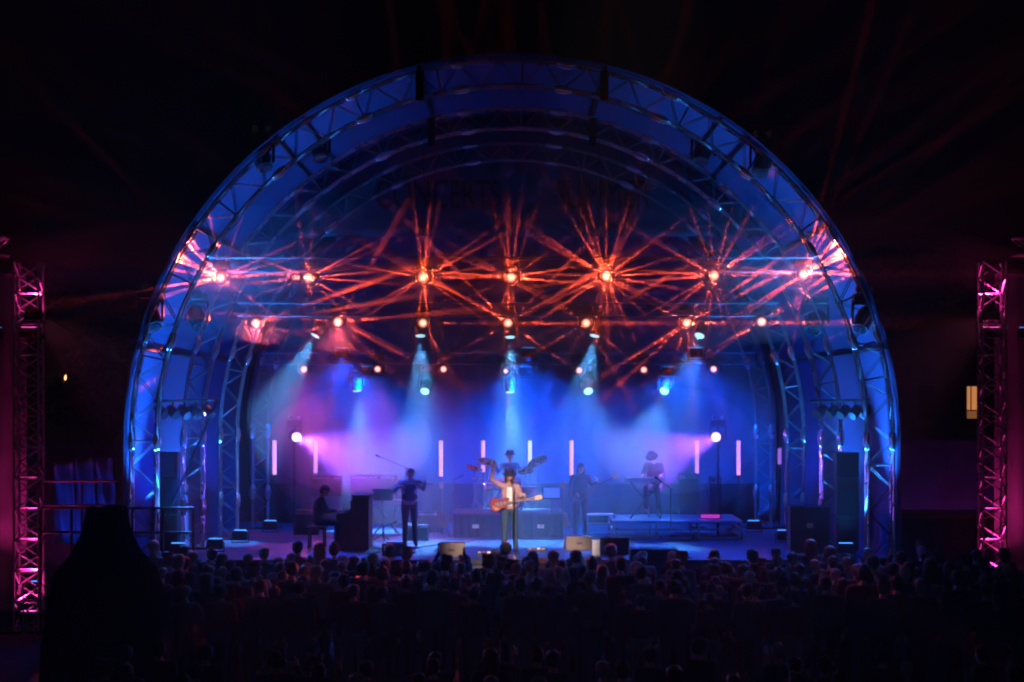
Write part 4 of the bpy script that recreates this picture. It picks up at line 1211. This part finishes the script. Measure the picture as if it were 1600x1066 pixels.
# flight cases and stacked gear in the wings
def case(loc, sz, label, name='flight_case', mt=None):
    a = empty(name, loc, label, 'flight case', 'flight cases in the wings')
    MB().cbox((0, 0, .08 + sz[2] / 2), sz, bev=.01).build('body', mt or TOLEX, a)
    e = MB()
    for x in (-1, 1):
        for y in (-1, 1): e.cbox((x * sz[0] / 2, y * sz[1] / 2, .08 + sz[2] / 2), (.03, .03, sz[2] + .006))
    for x in (-1, 1):
        for z in (0, 1): e.cbox((x * sz[0] / 2, 0, .08 + sz[2] * z), (.03, sz[1], .03))
    for y in (-1, 1):
        for z in (0, 1): e.cbox((0, y * sz[1] / 2, .08 + sz[2] * z), (sz[0], .03, .03))
    e.build('edging', BLACKM, a)
    for x in (-1, 1):
        for y in (-1, 1): MB().lathe([(.04, -.02), (.04, .02)], 12, (x * sz[0] * .4, y * sz[1] * .4, .04), Vector((1, 0, 0)).to_track_quat('Z', 'Y')).build('wheel', BLACKM, a)
    MB().cbox((0, -sz[1] / 2 - .006, .08 + sz[2] * .6), (.14, .012, .1)).build('latch', CHROME, a)
    return a
case((6.35, -1.6, 1.5), (.8, .7, .95), 'tall dark flight case in the right wing beside the front truss leg')
# speaker stacks beside the band, mixing desk on the right
for s, px, lb in ((-1, 262, 'tall black side fill speaker tower inside the left leg of the arch'), (1, 1322, 'tall black side fill speaker tower inside the right leg of the arch')):
    a = empty('side_fill', (X(px, 49.6), -.4, 1.5), lb, 'loudspeaker', 'side fill speaker towers')
    for k in range(3):
        hgt = .8 if k < 2 else .55
        z0 = k * .81
        MB().cbox((0, 0, z0 + hgt / 2), (.5, .5, hgt), bev=.015).build('cabinet', TOLEX, a)
        MB().cbox((0, -.255, z0 + hgt / 2), (.42, .015, hgt - .1), bev=.005).build('grille', GRILL, a)
# handrail at the left end of the stage front and crowd barrier
def rail(x0, x1, y, z0, z1, z2, label, n):
    a = empty('handrail', ((x0 + x1) / 2, y, 0), label, 'handrail')
    cx = (x0 + x1) / 2
    for z in (z1, z2): MB().tube((x0 - cx, 0, z), (x1 - cx, 0, z), .026, 8).build('rail', BLACKM, a)
    for i in range(n):
        x = x0 + (x1 - x0) * i / (n - 1); MB().tube((x - cx, 0, z0), (x - cx, 0, z2), .028, 8).build('post', BLACKM, a)
rail(X(64, 46.4), X(302, 46.4), -3.6, 0, P(0, 832, 46.4).z, P(0, 794, 46.4).z, 'dark steel handrail at the left end of the stage', 6)
rail(X(64, 49), X(192, 49), -1.0, 0, P(0, 790, 49).z, P(0, 752, 49).z, 'upper dark handrail in front of the blue lit tarpaulin', 3)
bx = 0
for i in range(9):
    a = empty('crowd_barrier', (-8.8 + i * 2.2, -4.6, 0), 'steel crowd barrier, number %s from the left along the stage front' % ('one two three four five six seven eight nine'.split()[i]), 'crowd barrier', 'crowd barriers along the stage front')
    MB().path([(-1.05, 0, .1), (-1.05, 0, 1.1), (1.05, 0, 1.1), (1.05, 0, .1), (-1.05, 0, .1)], .02, 6).build('frame', ALU, a)
    m = MB()
    for k in range(14): m.tube((-.98 + k * .15, 0, .1), (-.98 + k * .15, 0, 1.1), .008, 4)
    m.build('bars', ALU, a)
    for s in (-1, 1): MB().cbox((s * .8, 0, .02), (.05, .55, .03)).build('foot', BLACKM, a)

# ---------------------------------------------------------------- side towers with magenta uplights
def tower(px0, px1, s, label):
    d = 47.0; x0 = X(px0, d); x1 = X(px1, d); z1 = P(0, 410, d).z; w_ = x1 - x0
    a = empty('speaker_tower', ((x0 + x1) / 2, -3.0, 0), label, 'speaker tower', 'magenta lit truss towers beside the stage')
    h = w_ / 2
    cs = [(-h, -h), (h, -h), (h, h), (-h, h)]
    for cx, cyy in cs: MB().tube((cx, cyy, 0), (cx, cyy, z1), .027, 6).build('chord', ALU, a)
    lat = MB(); n = 24; dz_ = z1 / n
    for k in range(n):
        for e in range(4):
            c0, c1 = cs[e], cs[(e + 1) % 4]
            if (k + e) % 2: c0, c1 = c1, c0
            lat.tube((*c0, k * dz_), (*c1, (k + 1) * dz_), .016, 5)
            if k % 2 == 0: lat.tube((*cs[e], k * dz_), (*cs[(e + 1) % 4], k * dz_), .016, 5)
    lat.build('lattice', ALU, a)
    MB().cbox((0, 0, .03), (w_ + .5, w_ + .5, .05)).build('base_plate', BLACKM, a)
    # cross beam, loudspeaker hang and cloth side, running outwards
    zb_ = P(0, 386, d).z
    cb = MB()
    for dy in (-.2, .2):
        for dz2 in (-.18, .18): cb.tube((-s * -.45 if False else s * .45, dy, zb_ + dz2), (s * 3.4, dy, zb_ + dz2), .026, 6)
    for k in range(7):
        for dy in (-.2, .2): cb.tube((s * (.45 + k * .42), dy, zb_ - .18 if k % 2 else zb_ + .18), (s * (.87 + k * .42), dy, zb_ + .18 if k % 2 else zb_ - .18), .014, 5)
    cb.build('cross_beam', ALU, a)
    for k in range(7):
        zz = zb_ - .55 - k * .36
        c = MB(); c.cbox((s * 1.35, .05 + .02 * k * k * .4, zz), (.95, .55, .34), bev=.02, rot=Matrix.Rotation(R(2.5 * k), 3, 'X')); c.build('line_speaker', TOLEX, a)
    v = []; f = []
    for i in range(41):
        for j in range(13):
            v.append((s * (.32 + i * .075), 1.25 + .03 * math.sin(i * 1.3 + j * .3), .3 + (zb_ - .8) * j / 12))
    for i in range(40):
        for j in range(12): f.append((i * 13 + j, (i + 1) * 13 + j, (i + 1) * 13 + j + 1, i * 13 + j + 1))
    MB().add(v, f).build('scrim', SCRIM, a, smooth=True)
    p2 = MB()
    for cx in (3.2, 3.6): p2.tube((s * cx, 0, 0), (s * cx, 0, zb_), .027, 6)
    p2.build('outer_leg', ALU, a)
    return a, (x0 + x1) / 2, z1
MAG = (1.0, .03, .33)
for px0, px1, s, lb in ((26, 64, -1, 'left truss tower glowing magenta from within'), (1532, 1568, 1, 'right truss tower glowing magenta from within')):
    a, cx, z1 = tower(px0, px1, s, lb)
    b1 = flood((cx, -3.0, .32), (0, .0, 1), 750, MAG, 110, 'magenta uplight inside the foot of the %s truss tower' % side[s], 'magenta lamps in the side towers')
    b2 = flood((cx, -3.0, P(0, 520, 47).z), (0, 0, 1), 420, MAG, 110, 'magenta uplight partway up the %s truss tower' % side[s], 'magenta lamps in the side towers')
    for b in (b1, b2):
        ln = [c for c in b.children if c.name.startswith('lens')][0]
        ln.data = ln.data.copy(); ln.data.materials.clear(); ln.data.materials.append(E_MAG)
    flood((cx + s * .75, -2.9, P(0, 520, 47).z), (0, .25, 1), 9, MAG, 70, 'magenta lamp lighting the cloth behind the %s tower' % side[s], 'magenta lamps in the side towers')
    flood((cx + s * .9, -3.1, .4), (0, .2, 1), 20, MAG, 90, 'magenta lamp on the ground outside the %s tower' % side[s], 'magenta lamps in the side towers')

for s in (-1, 1):
    tp = Vector((s * 9.9, -3.4, 6.6))
    o_ = flood(tp, Vector((0, -23, 1.5)) - tp, 1000, (1, .16, .3), 20, 'unseen red fill lamp added high on the %s truss tower to rim the crowd' % side[s], 'added red fill lamps for the crowd')  # added fill lamp, reddens the rims of the near crowd
    ln = [c for c in o_.children if c.name.startswith('lens')][0]; ln.data = ln.data.copy(); ln.data.materials.clear(); ln.data.materials.append(E_OFF)

# ---------------------------------------------------------------- surroundings
# tarpaulin panels lit blue on the left
for px0, px1, pt, pb, lb in ((84, 118, 720, 850, 'narrow crumpled blue lit tarpaulin left of the stage, nearest the tower'), (118, 150, 715, 855, 'crumpled blue lit tarpaulin left of the stage, middle one'), (150, 180, 715, 800, 'short crumpled blue lit tarpaulin left of the stage, next to the arch')):
    a0 = P(px0, pt, 50.5); a1 = P(px1, pb, 50.5)
    v = []; f = []
    for i in range(13):
        for j in range(15):
            t = i / 12; u = j / 14
            v.append((a0.x + (a1.x - a0.x) * t, .5 + .10 * math.sin(t * 9 + u * 4) * (.5 + u) + .05 * math.sin(u * 13 + t * 3), a1.z + (a0.z - a1.z) * u))
    for i in range(12):
        for j in range(14): f.append((i * 15 + j, (i + 1) * 15 + j, (i + 1) * 15 + j + 1, i * 15 + j + 1))
    o = MB().add(v, f).build('tarpaulin', TARP, smooth=True); tag(o, lb, 'tarpaulin', 'tarpaulins left of the stage')
    so = o.modifiers.new('t', 'SOLIDIFY'); so.thickness = .01
flood((X(120, 49.6), -.9, .5), (0, .45, 1), 120, (0, .05, 1), 70, 'blue ground lamp shining up the tarpaulins left of the stage', 'blue uplights along the stage sides')
COVER = mat('matt_black_cover', (.004, .004, .005), 1, 0, .3, 3, .6, 0)
# covered equipment stack, near left
cv = empty('covered_mixing_desk', (X(167, 36), -14, 0), 'big black tarpaulin covered stack rising above the crowd on the left', 'covered equipment')
v = []; f = []
prf = [(0, 1.0, .9), (1.07, .96, .85), (1.9, .84, .78), (2.2, .75, .72), (2.5, .49, .6), (2.82, .34, .48), (3.17, .285, .42), (3.2, .27, .39)]
n = 40
for z, hx, hy in prf:
    for i in range(n):
        a = 2 * PI * i / n; cxx, cyy = math.cos(a), math.sin(a)
        k = 1 / max(abs(cxx), abs(cyy)) ; k = 1 + (k - 1) * .75
        wv = 1 + (.05 * math.sin(a * 9 + z) + .03 * math.sin(a * 17 - z * 2)) * (1 - z / 3.5)
        v.append((cxx * k * hx * wv, cyy * k * hy * wv, z + (.03 * math.sin(a * 5) if z > 0 else 0)))
for r in range(len(prf) - 1):
    for i in range(n): f.append((r * n + i, r * n + (i + 1) % n, (r + 1) * n + (i + 1) % n, (r + 1) * n + i))
f.append(tuple(range((len(prf) - 1) * n, len(prf) * n)))
MB().add(v, f).build('cover', COVER, cv, smooth=True)
# fence cloth on both sides
def fence(x0, x1, y, z1, label, n):
    a = empty('screened_fence', ((x0 + x1) / 2, y, 0), label, 'fence', 'cloth covered site fences'); cx = (x0 + x1) / 2
    v = []; f = []; m_ = int(abs(x1 - x0) * 8)
    for i in range(m_ + 1):
        x = x0 + (x1 - x0) * i / m_ - cx
        for j in range(6): v.append((x, .03 * math.sin(x * 6 + j), .05 + (z1 - .05) * j / 5))
    for i in range(m_):
        for j in range(5): f.append((i * 6 + j, (i + 1) * 6 + j, (i + 1) * 6 + j + 1, i * 6 + j + 1))
    MB().add(v, f).build('cloth', SCRIM, a, smooth=True)
    for i in range(n):
        x = x0 + (x1 - x0) * i / (n - 1) - cx; MB().tube((x, .06, 0), (x, .06, z1 + .05), .03, 6).build('post', BLACKM, a)
fence(X(1402, 52), X(1640, 52), 2.2, P(0, 688, 52).z, 'dark cloth covered fence tinged violet right of the stage', 4)
fence(X(-40, 52), X(198, 52), 2.2, P(0, 694, 52).z, 'dark cloth covered fence left of the stage', 4)
flood((X(1520, 51), .9, .6), (-.4, .6, 1), 55, (.5, .02, .75), 110, 'violet ground lamp in front of the right fence', 'violet ground lamps')
flood((X(1432, 51.3), 1.2, .5), (0, .35, 1), 16, (0, .08, 1), 40, 'small blue ground lamp by the right fence', 'violet ground lamps')
flood((X(60, 51), .9, .6), (.4, .6, 1), 14, (.5, .02, .4), 110, 'violet ground lamp in front of the left fence', 'violet ground lamps')
# dark bar hut in front of the right fence
hut = empty('bar_hut', (X(1490, 51), 0.2, 0), 'low black counter hut in front of the violet fence on the right', 'hut')
MB().cbox((0, 0, 1.1), (3.4, 1.2, 2.2), bev=.03).build('wall', BLACKC, hut); MB().cbox((0, -.1, 2.28), (3.7, 1.6, .10), bev=.02).build('roof', BLACKM, hut)
MB().cbox((0, -.65, 1.1), (3.0, .25, .05)).build('counter', WOOD, hut)
# house with a lit window on the right, house with lamps on the left
def house(px, d, w_, h_, label):
    c = P(px, 600, d)
    a = empty('house', (c.x, c.y, 0), label, 'house', 'dark houses beyond the field')
    MB().box((-w_ / 2, 0, 0), (w_ / 2, 7, h_)).build('wall', BRICK, a)
    r = MB(); r.prism([(-w_ / 2 - .4, h_ + .003), (w_ / 2 + .4, h_ + .003), (0, h_ + 2.6)], 7.6, Matrix.Translation((0, 3.5, 0))); rr = r.build('roof', BLACKM, a)
    return a, c
def window(a, x, z, w_, h_, lit):
    f_ = MB(); t = .07
    f_.cbox((x, -.03, z + h_ / 2 + t / 2), (w_ + 2 * t, .06, t)); f_.cbox((x, -.03, z - h_ / 2 - t / 2), (w_ + 2 * t, .06, t))
    f_.cbox((x - w_ / 2 - t / 2, -.03, z), (t, .06, h_)); f_.cbox((x + w_ / 2 + t / 2, -.03, z), (t, .06, h_)); f_.cbox((x, -.03, z - h_ * .25), (w_, .03, .05))
    fo_ = f_.build('window', BLACKM, a)
    zs = z - h_ * .25
    MB().box((x - w_ / 2, -.02, zs), (x + w_ / 2, -.012, z + h_ / 2)).build('pane', lit, fo_)
    MB().box((x - w_ / 2, -.02, z - h_ / 2), (x + w_ / 2, -.012, zs)).build('pane', E_WIN2 if lit is E_WIN else lit, fo_)
    MB().tube((x - w_ * .12, -.03, zs), (x - w_ * .12, -.03, z + h_ / 2), .025, 4).build('mullion', BLACKM, fo_)
hs_, c_ = house(1545, 92, 9, 6.6, 'dark house with one amber lit window beyond the right tower')
wx = P(1519, 629, 92)
window(hs_, wx.x - c_.x, wx.z, (1528 - 1511) / F * 92, 50 / F * 92, E_WIN)
window(hs_, wx.x - c_.x - 1.9, wx.z, .5, 1.3, E_OFF); window(hs_, wx.x - c_.x + 2.4, wx.z, .5, 1.3, E_OFF)
hs2, c2 = house(60, 95, 8, 5.6, 'dark house with small amber lamps beyond the left tower')
E_SM = emit('porch_lamp', (1, .42, .16), 3.5); E_SM2 = emit('far_lamp', (1, .5, .3), .5)
for px, py, r, lb, mt_ in ((107, 591, .16, 'tiny bright amber porch lamp between the left tower and the stage', E_SM), (141, 577, .13, 'faint amber lamp right of the bright porch lamp', E_SM2)):
    p = P(px, py, 88)
    o = empty('post_lamp', (p.x, p.y, 0), lb, 'lamp post', 'lamps behind the field')
    MB().tube((0, 0, 0), (0, 0, p.z - r), .05, 8).build('post', BLACKM, o)
    MB().lathe([(r * .5, -r), (r, -r * .3), (r, r * .4), (r * .4, r)], 12, (0, 0, p.z)).build('globe', mt_, o)
    MB().lathe([(r * 1.5, r), (r * .3, r * 1.5)], 12, (0, 0, p.z)).build('cap', BLACKM, o)
    if mt_ is E_SM:
        l = bpy.data.lights.new('light', 'POINT'); l.energy = 25; l.color = (1, .35, .12); l.shadow_soft_size = .1
        lo = bpy.data.objects.new('light', l); col.objects.link(lo); lo.parent = o; lo.location = (0, -.4, p.z)
# trees
def tree(loc, h, r, label, seed):
    rnd = random.Random(seed)
    a = empty('tree', loc, label, 'tree', 'dark trees behind the stage')
    t = MB(); t.tube((0, 0, 0), (.1, 0, h * .45), .28, 8, .18)
    tips = []
    for k in range(8):
        an = rnd.uniform(0, 6.28); zz = h * rnd.uniform(.3, .5); e_ = Vector((math.cos(an) * r * .6, math.sin(an) * r * .6, h * rnd.uniform(.6, .85)))
        t.tube((.05, 0, zz), e_, .1, 6, .04); tips.append(e_)
    t.build('trunk', BARK, a)
    m = MB(); v = []; f = []
    cl = [e_ + Vector((rnd.uniform(-1, 1), rnd.uniform(-1, 1), rnd.uniform(-.5, 1.2))) * r * .25 for e_ in tips for _ in range(3)] + [Vector((0, 0, h * .8))]
    for c in cl:
        cr = r * rnd.uniform(.22, .4)
        for k in range(130):
            d = Vector((rnd.gauss(0, 1), rnd.gauss(0, 1), rnd.gauss(0, .8))).normalized() * cr * rnd.uniform(.5, 1.05)
            p = c + d; s_ = rnd.uniform(.10, .2)
            u = Vector((rnd.gauss(0, 1), rnd.gauss(0, 1), rnd.gauss(0, 1))).normalized(); w2 = u.orthogonal().normalized()
            b = len(v); v += [p + u * s_, p + w2 * s_ * .6, p - u * s_, p - w2 * s_ * .6]; f.append((b, b + 1, b + 2, b + 3))
    m.add(v, f); m.build('crown', LEAF, a)
tree((X(168, 80), 30, 0), 6.6, 2.2, 'small tree faintly catching light between left tower and stage', 1)
tree((X(120, 98), 48, 0), 10, 4.5, 'broad dark tree behind the left house', 2)
tree((X(1430, 98), 48, 0), 11, 4.5, 'tall dark tree between the stage and the right house', 3)
tree((X(1640, 96), 47, 0), 10, 4, 'dark tree at the right end of the house row', 4)

# ---------------------------------------------------------------- crowd
random.seed(11)
GC = 'spectators packed in front of the stage'
variants = []
styles = ['short', 'long', 'short', 'curly', 'tail', 'buzz', 'short', 'bun', 'long', 'short']
for k in range(10):
    J = stand_pose()
    sway = random.uniform(-.03, .03)
    for q in ('neck', 'head', 'chest'): v = J[q]; J[q] = (v[0] + sway * (1 if q == 'head' else .5), v[1], v[2])
    if k == 3: J.update(elR=(-.30, -.16, 1.36), wrR=(-.2, -.34, 1.52), hdR=(.1, -.3, 1), palR=(1, 0, 0))
    if k == 5: J.update(elL=(.27, -.12, 1.2), wrL=(.08, -.26, 1.2), hdL=(-1, 0, .1), palL=(0, 1, 0), elR=(-.27, -.12, 1.2), wrR=(-.06, -.24, 1.16), hdR=(1, 0, .1), palR=(0, 1, 0))
    if k == 8: J.update(elL=(.34, -.08, 1.62), wrL=(.24, -.12, 1.86), hdL=(0, -.1, 1), palL=(-1, 0, 0), curlL=.1, elR=(-.34, -.08, 1.62), wrR=(-.24, -.12, 1.86), hdR=(0, -.1, 1), palR=(1, 0, 0), curlR=.1)
    fem = styles[k] in ('long', 'tail', 'bun')
    me = body_mesh(J, [SKIN, CR[k % 8], CR[(k * 3 + 1) % 8], SHOE], .022, fem=fem, loose=.02 if k % 2 else .01)
    hr = hair_mesh(J, (HAIRD, HAIRB, HAIRD, HAIRB, HAIRD, HAIRG, HAIRB, HAIRD, HAIRB, HAIRG)[k], styles[k])
    ht = None
    if k in (2, 6):
        ht = hat_mesh(J, CR[(4, 0)[k == 2]] if k == 6 else CR[5], 'cap' if k == 2 else 'brim')
    variants.append((me, hr, ht))
hairw = ['short dark hair', 'long brown hair', 'a pale cap', 'curly brown hair', 'a dark ponytail', 'cropped grey hair', 'a brimmed hat', 'a bun', 'arms raised', 'short grey hair']
clothw = ['black', 'navy', 'grey', 'olive', 'red', 'pale', 'denim', 'brown']
land = [(30, 'left truss tower'), (150, 'covered stack'), (235, 'left arch leg'), (300, 'handrail end'), (365, 'bare left floor'), (429, 'left glowing tube'), (497, 'pianist'), (560, 'piano'), (640, 'fiddler'),
        (706, 'left tan wedge'), (743, 'left drum riser end'), (796, 'singer'), (845, 'right drum riser end'), (903, 'right tan wedge'), (931, 'white box'), (985, 'platform steps'), (1025, 'subwoofer'), (1090, 'right lilac lamp'), (1154, 'far pink tube'),
        (1200, 'inner truss leg'), (1250, 'right floor edge'), (1320, 'wing speakers'), (1375, 'right arch leg'), (1440, 'dark fence'), (1550, 'right truss tower')]
rown = 'front second third fourth fifth sixth seventh eighth ninth tenth eleventh twelfth thirteenth'.split()
variant_use = {}
seen_labels = {}
def spectator(x, y, row, sc_, k=None, label=None):
    k = random.randrange(10) if k is None else k
    if k == 8 and random.random() < .85: k = 0
    me, hr, ht = variants[k]
    o = bpy.data.objects.new('person', me); col.objects.link(o)
    o.location = (x, y, 0); o.rotation_euler = (0, 0, PI + random.uniform(-.35, .35)); o.scale = (sc_ * random.uniform(.95, 1.08),) * 2 + (sc_,)
    for c in (hr, ht):
        if c is not None:
            if c.parent is None: h = c
            else: h = c.copy(); col.objects.link(h)
            h.parent = o
    px = 800 + x / (y + 50) * F
    ln = min(land, key=lambda t: abs(t[0] - px))
    dpx = px - ln[0]
    rel = 'below' if abs(dpx) < 9 else ('right of' if dpx > 0 else 'left of')
    lb = label or '%s row spectator in %s, %s, %s the %s' % (rown[row], clothw[k % 8], hairw[k], rel, ln[1])
    if lb in seen_labels: lb = lb.replace('spectator', 'taller spectator' if sc_ > seen_labels[lb] else 'shorter spectator')
    seen_labels[lb] = sc_
    tag(o, lb, 'person', GC)
    return o
# main block
ys = [44.9 - .8 * r for r in range(10)]
for r, d in enumerate(ys):
    n = 25
    xa, xb = -7.6 - .05 * r, 9.9 - .1 * r
    for i in range(n):
        x = xa + (xb - xa) * (i + .5) / n + random.uniform(-.16, .16) + (.2 if r % 2 else 0)
        y = d - 50 + random.uniform(-.22, .22)
        px = 800 + x / (y + 50) * F
        if px < 262 - r * 3 and r > 1: continue
        spectator(x, y, r, random.choice([.95, .99, 1.02, 1.05, 1.08, 1.12, 1.17]) * random.uniform(.98, 1.02))
# near block, bottom of the picture
for r, d in enumerate((29.6, 28.4, 27.0)):
    n = 17
    for i in range(n):
        x = -5.6 + 12.2 * (i + .5) / n + random.uniform(-.2, .2)
        y = d - 50 + random.uniform(-.3, .3)
        if random.random() < .22: continue
        spectator(x, y, 10 + r, random.uniform(.93, 1.04))
# people at the right edge beyond the block
for px, py, d, lb in ((1438, 846, 45.5, 'spectator in a blue lit pale hat standing right of the stage'), (1498, 880, 43, 'tall spectator catching blue light near the right tower'), (1470, 905, 41, 'spectator in dark coat between the hat wearer and the right tower'), (1560, 915, 41.5, 'spectator below the foot of the right tower'), (1410, 870, 44, 'spectator beside the outer right arch leg')):
    p = P(px, py, d); spectator(p.x, p.y, 0, p.z / 1.78, 6 if 'hat' in lb and 'between' not in lb else 0, lb)
# small red phone light held up in the crowd
p = P(559, 903, 41.3)
ph = empty('phone', (p.x, p.y, p.z), 'small glowing red phone light held up in the crowd at left', 'phone')
MB().cbox((0, .006, 0), (.075, .01, .15), bev=.003).build('case', BLACKM, ph)
MB().box((-.033, -.004, -.03), (.033, -.0, .03)).build('screen', emit('red_screen', (1, .03, .05), 1.2), ph)

# remove the unplaced prototypes
for o in (MH, FL):
    for c in list(o.children_recursive): bpy.data.objects.remove(c)
    bpy.data.objects.remove(o)
